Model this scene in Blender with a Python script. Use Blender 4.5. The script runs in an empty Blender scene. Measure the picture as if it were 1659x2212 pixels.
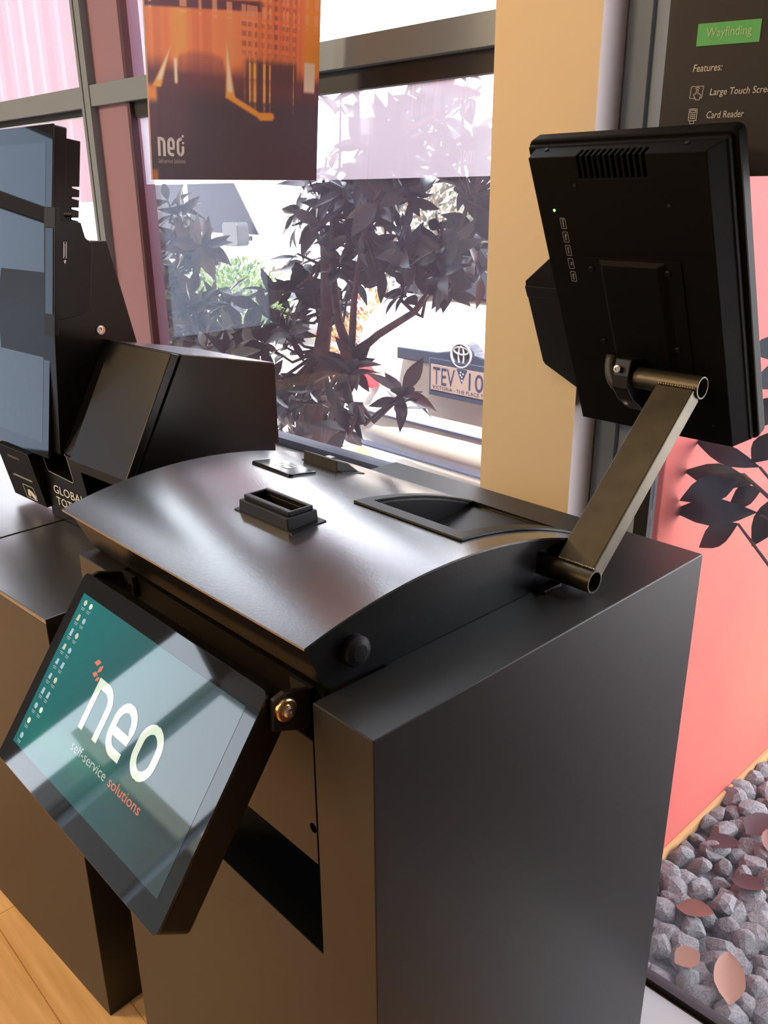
import bpy, bmesh, math, random
from mathutils import Vector, Matrix
import numpy as np

C = bpy.context.scene.collection
scn = bpy.context.scene
R = math.radians

# ------------------------------------------------------------------ camera
cam_d = bpy.data.cameras.new('camera')
cam = bpy.data.objects.new('camera', cam_d)
C.objects.link(cam)
rx = Vector((0.68642169, 0.24917913, -0.68318008))      # world X axis seen from the camera (right, down, forward)
ry = Vector((0.72716082, -0.24539729, 0.64110632))
rz = Vector((-0.00790023, -0.93685107, -0.34963932))
right = Vector((rx[0], ry[0], rz[0])).normalized()
fwd = Vector((rx[2], ry[2], rz[2])).normalized()
up = right.cross(fwd).normalized()
right = fwd.cross(up).normalized()
m = Matrix.Identity(4)
for i in range(3):
    m[i][0] = right[i]; m[i][1] = up[i]; m[i][2] = -fwd[i]
m.translation = Vector((0, 0, 1.62))
cam.matrix_world = m
cam_d.sensor_fit = 'VERTICAL'
cam_d.sensor_height = 24.0
cam_d.lens = 1843.0 / 2212.0 * 24.0
cam_d.clip_start = 0.02
cam_d.clip_end = 200
scn.camera = cam

# ------------------------------------------------------------------ world, sun, lamps, exposure
scn.view_settings.view_transform = 'Standard'
scn.view_settings.look = 'None'
scn.view_settings.gamma = 1.0
scn.view_settings.use_curve_mapping = False
scn.view_settings.exposure = 0.0
try:
    scn.cycles.use_denoising = True
    scn.cycles.max_bounces = 10
    scn.cycles.transparent_max_bounces = 24
    scn.cycles.sample_clamp_indirect = 8.0
    scn.cycles.caustics_reflective = False
    scn.cycles.caustics_refractive = False
except Exception:
    pass
w = bpy.data.worlds.new('sky'); scn.world = w; w.use_nodes = True
nt = w.node_tree; nt.nodes.clear()
wo = nt.nodes.new('ShaderNodeOutputWorld'); bg = nt.nodes.new('ShaderNodeBackground')
tc = nt.nodes.new('ShaderNodeTexCoord'); sx = nt.nodes.new('ShaderNodeSeparateXYZ')
cr = nt.nodes.new('ShaderNodeValToRGB')
cr.color_ramp.elements[0].position = 0.0; cr.color_ramp.elements[0].color = (0.98, 0.98, 1.0, 1)
cr.color_ramp.elements[1].position = 1.0; cr.color_ramp.elements[1].color = (0.22, 0.28, 0.36, 1)
e_ = cr.color_ramp.elements.new(0.5); e_.color = (0.84, 0.92, 1.0, 1)
nt.links.new(tc.outputs['Generated'], sx.inputs[0]); nt.links.new(sx.outputs['Z'], cr.inputs[0])
nt.links.new(cr.outputs[0], bg.inputs['Color']); bg.inputs['Strength'].default_value = 10.0
nt.links.new(bg.outputs[0], wo.inputs[0])

def aim(o, d):
    o.rotation_euler = Vector(d).to_track_quat('-Z', 'Y').to_euler()

def lamp(name, kind, loc, direction, energy, color, size=0.5, size_y=None, spread=None):
    l = bpy.data.lights.new(name, kind); l.energy = energy; l.color = color
    if kind == 'AREA':
        l.size = size
        if size_y: l.shape = 'RECTANGLE'; l.size_y = size_y
        if spread: l.spread = spread
    elif kind == 'SUN': l.angle = R(0.6)
    else: l.shadow_soft_size = size
    o = bpy.data.objects.new(name, l); C.objects.link(o); o.location = loc; aim(o, direction)
    return o

lamp('sun', 'SUN', (2, -6, 9), (-0.28, 0.25, -0.95), 24.0, (1.0, 0.95, 0.86))
lamp('ceiling_lamp', 'AREA', (-3.3, -1.3, 2.93), (0.0, 0.2, -1), 105, (1.0, 0.66, 0.33), 0.6)
lamp('ceiling_lamp', 'AREA', (-1.6, -2.4, 2.75), (0.0, 0.6, -1), 40, (1.0, 0.70, 0.38), 0.5)
lamp('ceiling_lamp', 'AREA', (-0.9, 0.3, 2.93), (0.0, 0.35, -1), 5, (1.0, 0.74, 0.42), 0.3)

# ------------------------------------------------------------------ materials
def mat(name, col, rough=0.5, metal=0.0, spec=0.5, emit=None, estr=1.0, bump=None, coat=0.0, trans=0.0, var=None):
    mt = bpy.data.materials.new(name); mt.use_nodes = True
    n = mt.node_tree; b = n.nodes['Principled BSDF']
    b.inputs['Base Color'].default_value = (*col, 1)
    b.inputs['Roughness'].default_value = rough
    b.inputs['Metallic'].default_value = metal
    b.inputs['Specular IOR Level'].default_value = spec
    b.inputs['Coat Weight'].default_value = coat
    if emit:
        b.inputs['Emission Color'].default_value = (*emit, 1); b.inputs['Emission Strength'].default_value = estr
    if bump or var:
        t = n.nodes.new('ShaderNodeTexCoord')
    if bump:
        ns = n.nodes.new('ShaderNodeTexNoise'); ns.inputs['Scale'].default_value = bump[0]; ns.inputs['Detail'].default_value = 2
        bp = n.nodes.new('ShaderNodeBump'); bp.inputs['Strength'].default_value = bump[1]; bp.inputs['Distance'].default_value = bump[2]
        n.links.new(t.outputs['Object'], ns.inputs['Vector'])
        n.links.new(ns.outputs['Fac'], bp.inputs['Height']); n.links.new(bp.outputs[0], b.inputs['Normal'])
    if var:
        ns = n.nodes.new('ShaderNodeTexNoise'); ns.inputs['Scale'].default_value = var[0]; ns.inputs['Detail'].default_value = 5
        rp = n.nodes.new('ShaderNodeValToRGB'); rp.color_ramp.elements[0].position = 0.35; rp.color_ramp.elements[1].position = 0.68
        rp.color_ramp.elements[0].color = (*col, 1); rp.color_ramp.elements[1].color = (*var[1], 1)
        n.links.new(t.outputs['Object'], ns.inputs['Vector'])
        n.links.new(ns.outputs['Fac'], rp.inputs[0]); n.links.new(rp.outputs[0], b.inputs['Base Color'])
    return mt

def attr_mat(name, rough=0.5, spec=0.3, emit=0.0):
    mt = bpy.data.materials.new(name); mt.use_nodes = True
    n = mt.node_tree; b = n.nodes['Principled BSDF']
    a = n.nodes.new('ShaderNodeVertexColor'); a.layer_name = 'picture'
    n.links.new(a.outputs['Color'], b.inputs['Base Color'])
    b.inputs['Roughness'].default_value = rough; b.inputs['Specular IOR Level'].default_value = spec
    if emit:
        n.links.new(a.outputs['Color'], b.inputs['Emission Color']); b.inputs['Emission Strength'].default_value = emit
    return mt

def glass_mat(name, tint, veil_mix, veil_col, haze_layer=0.0):
    """thin pane: see-through, mirror-like by angle, plus a translucent veil painting in reflected haze"""
    mt = bpy.data.materials.new(name); mt.use_nodes = True
    n = mt.node_tree; n.nodes.clear()
    out = n.nodes.new('ShaderNodeOutputMaterial')
    tr = n.nodes.new('ShaderNodeBsdfTransparent'); tr.inputs[0].default_value = (*tint, 1)
    gl = n.nodes.new('ShaderNodeBsdfGlossy'); gl.inputs['Roughness'].default_value = 0.0
    fr = n.nodes.new('ShaderNodeFresnel'); fr.inputs['IOR'].default_value = 1.5
    ge = n.nodes.new('ShaderNodeNewGeometry'); io = n.nodes.new('ShaderNodeMix')      # same mirror strength from either face of the thin pane
    io.inputs[2].default_value = 1.5; io.inputs[3].default_value = 1/1.5
    n.links.new(ge.outputs['Backfacing'], io.inputs[0]); n.links.new(io.outputs[0], fr.inputs['IOR'])
    mx = n.nodes.new('ShaderNodeMixShader')
    n.links.new(fr.outputs[0], mx.inputs[0]); n.links.new(tr.outputs[0], mx.inputs[1]); n.links.new(gl.outputs[0], mx.inputs[2])
    df = n.nodes.new('ShaderNodeBsdfTranslucent' ); df.inputs[0].default_value = (*veil_col, 1)
    m2 = n.nodes.new('ShaderNodeMixShader'); m2.inputs[0].default_value = veil_mix
    n.links.new(mx.outputs[0], m2.inputs[1]); n.links.new(df.outputs[0], m2.inputs[2])
    n.links.new(m2.outputs[0], out.inputs[0])
    return mt

M = {}
M['plinth'] = mat('charcoal powder coat', (0.014, 0.0135, 0.013), 0.44, spec=0.42, coat=0.12, bump=(900, 0.12, 0.0004))
M['plinth'].node_tree.nodes['Principled BSDF'].inputs['Coat Roughness'].default_value = 0.36
M['black'] = mat('black powder coat', (0.006, 0.006, 0.0065), 0.30, spec=0.35, bump=(420, 0.16, 0.0006))
M['cover'] = mat('satin black cover', (0.010, 0.010, 0.011), 0.26, spec=1.0, coat=1.0, bump=(260, 0.30, 0.0006))
M['cover'].node_tree.nodes['Principled BSDF'].inputs['Coat Roughness'].default_value = 0.21
M['cover'].node_tree.nodes['Principled BSDF'].inputs['Coat IOR'].default_value = 1.55
M['satin'] = mat('satin top laminate', (0.014, 0.0135, 0.013), 0.34, spec=1.0, coat=1.0, bump=(900, 0.08, 0.0003))
M['satin'].node_tree.nodes['Principled BSDF'].inputs['Coat Roughness'].default_value = 0.34
M['satin'].node_tree.nodes['Principled BSDF'].inputs['Coat IOR'].default_value = 1.65
M['matte'] = mat('matte black', (0.010, 0.010, 0.011), 0.5)
M['plastic'] = mat('black plastic', (0.007, 0.007, 0.0075), 0.42, spec=0.3, bump=(900, 0.1, 0.0003))
M['monblack'] = mat('monitor case black', (0.0035, 0.0035, 0.0035), 0.55, spec=0.10, bump=(1200, 0.08, 0.0003))
M['gloss'] = mat('gloss black', (0.008, 0.008, 0.009), 0.10)
M['hole'] = mat('dark void', (0.003, 0.003, 0.003), 0.9, spec=0.1)
M['bronze'] = mat('dark bronze metal', (0.115, 0.100, 0.070), 0.38, metal=0.85, bump=(160, 0.06, 0.0005), var=(22, (0.085, 0.075, 0.055)))
M['weld'] = mat('weld bead', (0.30, 0.25, 0.17), 0.3, metal=0.9)
M['steel'] = mat('bright steel', (0.75, 0.72, 0.66), 0.22, metal=1.0)
M['brass'] = mat('brass washer', (0.80, 0.50, 0.24), 0.28, metal=1.0)
M['alu'] = mat('grey aluminium frame', (0.215, 0.265, 0.315), 0.42, metal=0.1)
M['gasket'] = mat('black gasket', (0.012, 0.012, 0.014), 0.5)
M['maroon'] = mat('dark maroon frame', (0.075, 0.035, 0.045), 0.5)
M['cream'] = mat('cream wall paint', (0.78, 0.65, 0.45), 0.75, bump=(120, 0.05, 0.001))
M['cream_daylit'] = mat('cream wall daylight side', (0.86, 0.74, 0.73), 0.75)  # pier's side face, daylight painted in as a pinker colour
M['pinkpanel'] = mat('dusty pink panel', (0.285, 0.178, 0.255), 0.6)
M['darkwall'] = mat('charcoal wall paint', (0.06, 0.06, 0.065), 0.7)
M['whitewall'] = mat('white wall', (0.32, 0.31, 0.30), 0.8)
M['sill'] = mat('white sill', (0.80, 0.80, 0.80), 0.35)
M['threshold'] = mat('grey threshold', (0.50, 0.50, 0.48), 0.5)
M['white_ink'] = mat('white lettering', (0.85, 0.84, 0.80), 0.6)
M['grey_ink'] = mat('grey lettering', (0.30, 0.30, 0.30), 0.6)
M['coral'] = mat('coral render', (0.45, 0.066, 0.058), 0.8, bump=(90, 0.1, 0.002), var=(1.1, (0.50, 0.118, 0.068)))
M['pinkwall'] = mat('pale pink corrugated sheet', (0.092, 0.041, 0.049), 0.6)
M['ochre'] = mat('ochre skirting', (0.55, 0.28, 0.10), 0.8)
M['concrete'] = mat('pale concrete', (0.62, 0.60, 0.57), 0.85, var=(3, (0.52, 0.50, 0.47)))
M['soil'] = mat('garden soil', (0.10, 0.08, 0.06), 0.95, var=(18, (0.22, 0.18, 0.13)), bump=(30, 0.6, 0.02))
M['bark'] = mat('magnolia bark', (0.075, 0.045, 0.045), 0.8, var=(25, (0.13, 0.07, 0.062)), bump=(60, 0.4, 0.004))
M['chip'] = mat('granite chip', (0.125, 0.115, 0.118), 0.9, var=(9, (0.42, 0.40, 0.395)), bump=(11, 0.8, 0.006))
for n_ in M['chip'].node_tree.nodes:
    if n_.type == 'TEX_NOISE': n_.inputs['Detail'].default_value = 9; n_.inputs['Roughness'].default_value = 0.72
M['stone'] = mat('grey granite chip', (0.115, 0.105, 0.110), 0.85, var=(55, (0.25, 0.24, 0.245)), bump=(160, 0.6, 0.003))
M['rock'] = mat('sandstone boulder', (0.34, 0.30, 0.17), 0.9, var=(20, (0.45, 0.40, 0.27)), bump=(40, 0.5, 0.01))
M['deadleaf'] = mat('fallen leaf brown', (0.22, 0.085, 0.05), 0.55, var=(9, (0.14, 0.05, 0.04)))
M['deadleaf2'] = mat('fallen leaf maroon', (0.05, 0.018, 0.022), 0.45)
M['deadleaf3'] = mat('fallen leaf tan', (0.34, 0.155, 0.09), 0.55)
M['car'] = mat('pale champagne car paint', (0.80, 0.74, 0.68), 0.25, metal=0.1, coat=0.6)
M['garnish'] = mat('dark blue garnish', (0.035, 0.045, 0.075), 0.25)
M['carglass'] = mat('dark car glass', (0.006, 0.006, 0.012), 0.25, spec=0.10)
M['redlens'] = mat('red tail lens', (0.65, 0.03, 0.04), 0.15)
M['tyre'] = mat('tyre rubber', (0.02, 0.02, 0.02), 0.8)
M['plate'] = mat('number plate', (0.34, 0.25, 0.215), 0.5)
M['plate_ink'] = mat('plate ink', (0.015, 0.028, 0.075), 0.5)
M['chrome'] = mat('chrome', (0.80, 0.80, 0.82), 0.3, metal=0.5)
M['van'] = mat('white van paint', (0.80, 0.80, 0.82), 0.3, coat=0.4)
M['paper'] = mat('board edge', (0.40, 0.33, 0.32), 0.7)
M['signblack'] = mat('sign black print', (0.045, 0.043, 0.044), 0.45)
M['green'] = mat('green tag print', (0.15, 0.60, 0.21), 0.5)
M['tag_ink'] = mat('pale green lettering', (0.52, 0.78, 0.50), 0.5)
M['led'] = mat('green indicator', (0.1, 0.8, 0.1), 0.4, emit=(0.15, 1.0, 0.10), estr=6.0)
M['cable'] = mat('black braided cable', (0.03, 0.03, 0.03), 0.5)
M['bezelglass'] = mat('touch glass border', (0.010, 0.011, 0.013), 0.03, spec=0.6)
M['screen_off'] = mat('dark screen glass', (0.012, 0.015, 0.020), 0.02, spec=0.8)
M['lcd_white'] = mat('lit logo', (0.1, 0.1, 0.1), 0.03, emit=(0.80, 0.92, 0.72), estr=0.85)
M['lcd_grey'] = mat('lit grey text', (0.1, 0.1, 0.1), 0.03, emit=(0.55, 0.60, 0.58), estr=0.75)
M['lcd_red'] = mat('lit red text', (0.1, 0.1, 0.1), 0.03, emit=(0.80, 0.16, 0.10), estr=0.85)
M['lcd_cream'] = mat('lit icon cream', (0.1, 0.1, 0.1), 0.03, emit=(0.75, 0.80, 0.55), estr=0.7)
M['lcd_blue'] = mat('lit icon blue', (0.1, 0.1, 0.1), 0.03, emit=(0.45, 0.70, 0.80), estr=0.7)
M['picture'] = attr_mat('printed photograph', 0.45, 0.3)
M['lcd'] = attr_mat('lit desktop picture', 0.03, 0.6, 0.5)
M['pane'] = glass_mat('window pane', (0.965, 0.96, 0.97), 0.022, (0.80, 0.78, 1.0))  # violet veil imitates the haze of reflections on the glass
M['pane_right'] = glass_mat('right window pane', (0.97, 0.965, 0.98), 0.006, (0.80, 0.80, 1.0))
M['pane_haze'] = glass_mat('window reflection haze', (0.97, 0.95, 0.98), 0.30, (0.78, 0.77, 0.82))  # stronger pale veil, imitates a bright reflection in the upper pane
M['pane_left'] = glass_mat('dark tinted pane', (0.33, 0.37, 0.42), 0.0, (1, 1, 1))
M['pane_clear'] = glass_mat('tinted pane', (0.74, 0.77, 0.80), 0.0, (1, 1, 1))

# wood floor
def wood():
    mt = bpy.data.materials.new('honey timber floor'); mt.use_nodes = True
    n = mt.node_tree; b = n.nodes['Principled BSDF']; t = n.nodes.new('ShaderNodeTexCoord')
    mp = n.nodes.new('ShaderNodeMapping'); mp.inputs['Scale'].default_value = (1.2, 14, 1)
    n.links.new(t.outputs['Object'], mp.inputs[0])
    ns = n.nodes.new('ShaderNodeTexNoise'); ns.inputs['Scale'].default_value = 3.0; ns.inputs['Detail'].default_value = 6
    n.links.new(mp.outputs[0], ns.inputs['Vector'])
    rp = n.nodes.new('ShaderNodeValToRGB')
    rp.color_ramp.elements[0].position = 0.3; rp.color_ramp.elements[0].color = (0.60, 0.36, 0.155, 1)
    rp.color_ramp.elements[1].position = 0.7; rp.color_ramp.elements[1].color = (0.80, 0.53, 0.26, 1)
    n.links.new(ns.outputs['Fac'], rp.inputs[0])
    br = n.nodes.new('ShaderNodeTexBrick'); br.inputs['Scale'].default_value = 1.0
    br.inputs['Brick Width'].default_value = 1.8; br.inputs['Row Height'].default_value = 0.13
    br.inputs['Mortar Size'].default_value = 0.0012; br.inputs['Mortar'].default_value = (0.55, 0.42, 0.32, 1)
    br.inputs['Color1'].default_value = (1, 1, 1, 1); br.inputs['Color2'].default_value = (0.90, 0.86, 0.82, 1)
    n.links.new(t.outputs['Object'], br.inputs['Vector'])
    mx = n.nodes.new('ShaderNodeMix'); mx.data_type = 'RGBA'; mx.blend_type = 'MULTIPLY'; mx.inputs[0].default_value = 1.0
    n.links.new(rp.outputs[0], mx.inputs[6]); n.links.new(br.outputs['Color'], mx.inputs[7])
    n.links.new(mx.outputs[2], b.inputs['Base Color']); b.inputs['Roughness'].default_value = 0.38
    return mt
M['wood'] = wood()

def leaf_mat(name, c1, c2, rough, trans):
    mt = bpy.data.materials.new(name); mt.use_nodes = True
    n = mt.node_tree; b = n.nodes['Principled BSDF']; out = n.nodes['Material Output']
    t = n.nodes.new('ShaderNodeTexCoord'); ns = n.nodes.new('ShaderNodeTexNoise'); ns.inputs['Scale'].default_value = 7
    rp = n.nodes.new('ShaderNodeValToRGB'); rp.color_ramp.elements[0].position = 0.38; rp.color_ramp.elements[1].position = 0.62
    rp.color_ramp.elements[0].color = (*c1, 1); rp.color_ramp.elements[1].color = (*c2, 1)
    n.links.new(t.outputs['Object'], ns.inputs['Vector']); n.links.new(ns.outputs['Fac'], rp.inputs[0])
    n.links.new(rp.outputs[0], b.inputs['Base Color']); b.inputs['Roughness'].default_value = rough
    tl = n.nodes.new('ShaderNodeBsdfTranslucent'); n.links.new(rp.outputs[0], tl.inputs[0])
    mx = n.nodes.new('ShaderNodeMixShader'); mx.inputs[0].default_value = trans
    n.links.new(b.outputs[0], mx.inputs[1]); n.links.new(tl.outputs[0], mx.inputs[2]); n.links.new(mx.outputs[0], out.inputs[0])
    return mt
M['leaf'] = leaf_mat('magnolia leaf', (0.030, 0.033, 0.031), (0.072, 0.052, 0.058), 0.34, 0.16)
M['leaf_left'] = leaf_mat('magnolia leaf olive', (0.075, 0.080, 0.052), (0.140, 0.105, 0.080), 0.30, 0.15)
M['leaf_mid'] = leaf_mat('magnolia leaf mid tone', (0.016, 0.017, 0.018), (0.036, 0.026, 0.030), 0.32, 0.10)  # darker leaf tone, picked at random per leaf
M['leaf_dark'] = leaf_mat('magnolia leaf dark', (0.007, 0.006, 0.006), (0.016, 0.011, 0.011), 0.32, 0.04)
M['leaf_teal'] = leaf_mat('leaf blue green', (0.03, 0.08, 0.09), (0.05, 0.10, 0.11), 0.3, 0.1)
M['hedge'] = leaf_mat('hedge leaf', (0.05, 0.10, 0.03), (0.14, 0.20, 0.07), 0.5, 0.3)
M['redleaf'] = leaf_mat('red shrub leaf', (0.30, 0.05, 0.04), (0.28, 0.24, 0.08), 0.5, 0.3)

# ------------------------------------------------------------------ mesh helpers
ORG = {}
class Fr:
    def __init__(s, o, a, b, c): s.o = Vector(o); s.a = Vector(a); s.b = Vector(b); s.c = Vector(c)
    def __call__(s, p): return s.o + s.a * p[0] + s.b * p[1] + s.c * p[2]
WORLD = Fr((0, 0, 0), (1, 0, 0), (0, 1, 0), (0, 0, 1))

class MB:
    def __init__(s, fr=WORLD): s.v = []; s.f = []; s.fr = fr; s.mi = []
    def add(s, vs, fs, mi=0):
        n = len(s.v); s.v += [s.fr(p) for p in vs]; s.f += [[i + n for i in f] for f in fs]; s.mi += [mi] * len(fs)
        return s
    def box(s, x0, x1, y0, y1, z0, z1, mi=0):
        vs = [(x0,y0,z0),(x1,y0,z0),(x1,y1,z0),(x0,y1,z0),(x0,y0,z1),(x1,y0,z1),(x1,y1,z1),(x0,y1,z1)]
        return s.add(vs, [[0,3,2,1],[4,5,6,7],[0,1,5,4],[1,2,6,5],[2,3,7,6],[3,0,4,7]], mi)
    def prism(s, poly, axis, t0, t1, mi=0):
        """poly of 2d points; axis 0: poly is (y,z), 1: (x,z), 2: (x,y)"""
        def P(q, t): return {0: (t, q[0], q[1]), 1: (q[0], t, q[1]), 2: (q[0], q[1], t)}[axis]
        n = len(poly); vs = [P(q, t0) for q in poly] + [P(q, t1) for q in poly]
        fs = [list(range(n))[::-1], list(range(n, 2*n))] + [[i, (i+1) % n, (i+1) % n + n, i + n] for i in range(n)]
        return s.add(vs, fs, mi)
    def tube(s, pts, rad, n=16, cap=True, mi=0):
        pts = [Vector(p) for p in pts]; k = len(pts)
        rs = rad if isinstance(rad, (list, tuple)) else [rad] * k
        vs = []; pu = None
        for i, p in enumerate(pts):
            d = (pts[min(i+1, k-1)] - pts[max(i-1, 0)]).normalized()
            if pu is None: u = d.orthogonal().normalized()
            else:
                u = pu - d * pu.dot(d)
                u = u.normalized() if u.length > 1e-6 else d.orthogonal().normalized()
            pu = u; v = d.cross(u)
            vs += [tuple(p + (u * math.cos(2*math.pi*j/n) + v * math.sin(2*math.pi*j/n)) * rs[i]) for j in range(n)]
        fs = [[i*n+j, i*n+(j+1) % n, (i+1)*n+(j+1) % n, (i+1)*n+j] for i in range(k-1) for j in range(n)]
        if cap: fs += [list(range(n))[::-1], list(range((k-1)*n, k*n))]
        return s.add(vs, fs, mi)
    def lathe(s, c, axis, prof, n=24, mi=0):
        """prof: list of (radius, distance along axis)"""
        c = Vector(c); d = Vector(axis).normalized(); u = d.orthogonal().normalized(); v = d.cross(u)
        vs = []
        for r, t in prof:
            vs += [tuple(c + d*t + (u*math.cos(2*math.pi*j/n) + v*math.sin(2*math.pi*j/n))*r) for j in range(n)]
        k = len(prof)
        fs = [[i*n+j, i*n+(j+1) % n, (i+1)*n+(j+1) % n, (i+1)*n+j] for i in range(k-1) for j in range(n)]
        fs += [list(range(n))[::-1], list(range((k-1)*n, k*n))]
        return s.add(vs, fs, mi)
    def flatring(s, outer, inner, t0, t1, mi=0):
        n = len(outer)
        vs = [(*p, t0) for p in outer] + [(*p, t0) for p in inner] + [(*p, t1) for p in outer] + [(*p, t1) for p in inner]
        fs = []
        for i in range(n):
            j = (i+1) % n
            fs += [[2*n+i, 2*n+j, 3*n+j, 3*n+i], [i, n+i, n+j, j], [i, j, 2*n+j, 2*n+i], [n+i, 3*n+i, 3*n+j, n+j]]
        return s.add(vs, fs, mi)
    def mesh(s, name, org=Vector((0, 0, 0))):
        me = bpy.data.meshes.new(name)
        me.from_pydata([tuple(p - org) for p in s.v], [], s.f)
        bm = bmesh.new(); bm.from_mesh(me); bmesh.ops.recalc_face_normals(bm, faces=bm.faces); bm.to_mesh(me); bm.free()
        for p, i in zip(me.polygons, s.mi): p.material_index = i
        return me

def org(o):
    return ORG.get(o.name, Vector((0, 0, 0))) if o else Vector((0, 0, 0))

def link(name, me, mats, parent=None, bevel=0, smooth=False, seg=2):
    o = bpy.data.objects.new(name, me); C.objects.link(o)
    if not isinstance(mats, (list, tuple)): mats = [mats]
    for x in mats: me.materials.append(x)
    if parent:
        o.parent = parent; ORG[o.name] = org(parent)
    if smooth:
        for p in me.polygons: p.use_smooth = True
    if bevel:
        b = o.modifiers.new('bevel', 'BEVEL'); b.width = bevel; b.segments = seg; b.limit_method = 'ANGLE'; b.angle_limit = R(35)
    return o

def part(name, mb, mats, parent=None, bevel=0, smooth=False, label=None):
    o = link(name, mb.mesh(name, org(parent)), mats, parent, bevel, smooth)
    if label: o['label'] = label
    return o

def smooth_by_angle(o, deg=40):
    me = o.data
    for p in me.polygons: p.use_smooth = True
    me.set_sharp_from_angle(angle=R(deg))

def tag(o, label, cat, group=None):
    o['label'] = label; o['category'] = cat
    if group: o['group'] = group
    return o

def thing(name, label, cat, loc, group=None):
    o = bpy.data.objects.new(name, None); C.objects.link(o); o.location = loc; o.empty_display_size = 0.05
    ORG[o.name] = Vector(loc)
    return tag(o, label, cat, group)

def solo(name, mb, mats, label, cat, loc, group=None, bevel=0, smooth=False):
    """a thing that is one mesh, origin at its base"""
    o = link(name, mb.mesh(name, Vector(loc)), mats, None, bevel, smooth); o.location = loc
    ORG[o.name] = Vector(loc)
    return tag(o, label, cat, group)

def struct(name, mb, mats, parent=None, bevel=0, smooth=False):
    o = link(name, mb.mesh(name, org(parent)), mats, parent, bevel, smooth)
    if not parent: o['kind'] = 'structure'
    return o

def boolean(name, base, cutters, orgv):
    """carve the cutters out of base (both MB); returns plain mesh data"""
    me = base.mesh(name, orgv); ob = bpy.data.objects.new(name + '_carve', me); C.objects.link(ob); tmp = [ob]
    for i, c in enumerate(cutters):
        co = bpy.data.objects.new(name + '_cut', c.mesh(name + '_cut', orgv)); C.objects.link(co); tmp.append(co)
        md = ob.modifiers.new('b%d' % i, 'BOOLEAN'); md.object = co; md.operation = 'DIFFERENCE'; md.solver = 'EXACT'
    dg = bpy.context.evaluated_depsgraph_get(); dg.update()
    res = bpy.data.meshes.new_from_object(ob.evaluated_get(dg))
    for t in tmp: bpy.data.objects.remove(t)
    return res

def text_mb(body, fr, x0, y0, width=None, height=None, ext=0.0004, shear=0.0, mb=None, align='L'):
    """letters lying in the (a,b) plane of frame fr, raised along c"""
    cu = bpy.data.curves.new('t', 'FONT'); cu.body = body; cu.size = 1.0; cu.extrude = 0.0; cu.shear = shear; cu.resolution_u = 3
    ob = bpy.data.objects.new('t', cu); C.objects.link(ob)
    dg = bpy.context.evaluated_depsgraph_get(); dg.update()
    me = bpy.data.meshes.new_from_object(ob.evaluated_get(dg))
    bpy.data.objects.remove(ob); bpy.data.curves.remove(cu)
    vs = np.array([v.co[:] for v in me.vertices])
    mn, mx = vs.min(0), vs.max(0)
    sx_ = sy_ = None
    if width: sx_ = width / (mx[0] - mn[0])
    if height: sy_ = height / (mx[1] - mn[1])
    if sx_ is None: sx_ = sy_
    if sy_ is None: sy_ = sx_
    if mb is None: mb = MB(fr)
    mb.fr = fr
    pts = [((v[0] - mn[0]) * sx_ + x0, (v[1] - mn[1]) * sy_ + y0, ext) for v in vs]
    mb.add(pts, [list(p.vertices) for p in me.polygons])
    bpy.data.meshes.remove(me)
    return mb

def stroke(mb, pts, wd, t0=0.0003, t1=0.0006, closed=False):
    """flat ribbon of constant width along a 2d path in the frame plane"""
    n = len(pts); L = []; Rr = []
    for i in range(n):
        if closed: a = pts[(i-1) % n]; b = pts[(i+1) % n]
        else: a = pts[max(i-1, 0)]; b = pts[min(i+1, n-1)]
        d = Vector((b[0]-a[0], b[1]-a[1])).normalized(); nn = Vector((-d.y, d.x)) * (wd/2)
        L.append((pts[i][0]+nn.x, pts[i][1]+nn.y, t1)); Rr.append((pts[i][0]-nn.x, pts[i][1]-nn.y, t1))
    k = n if closed else n-1
    mb.add(L + Rr, [[i, (i+1) % n, (i+1) % n + n, i+n] for i in range(k)])
    return mb

def arc(cx, cy, rx_, ry_, a0, a1, n=10):
    return [(cx + rx_*math.cos(R(a0 + (a1-a0)*i/n)), cy + ry_*math.sin(R(a0 + (a1-a0)*i/n))) for i in range(n+1)]

def rrect(x0, x1, y0, y1, r, n=5):
    return (arc(x1-r, y0+r, r, r, -90, 0, n) + arc(x1-r, y1-r, r, r, 0, 90, n) +
            arc(x0+r, y1-r, r, r, 90, 180, n) + arc(x0+r, y0+r, r, r, 180, 270, n))

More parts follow.
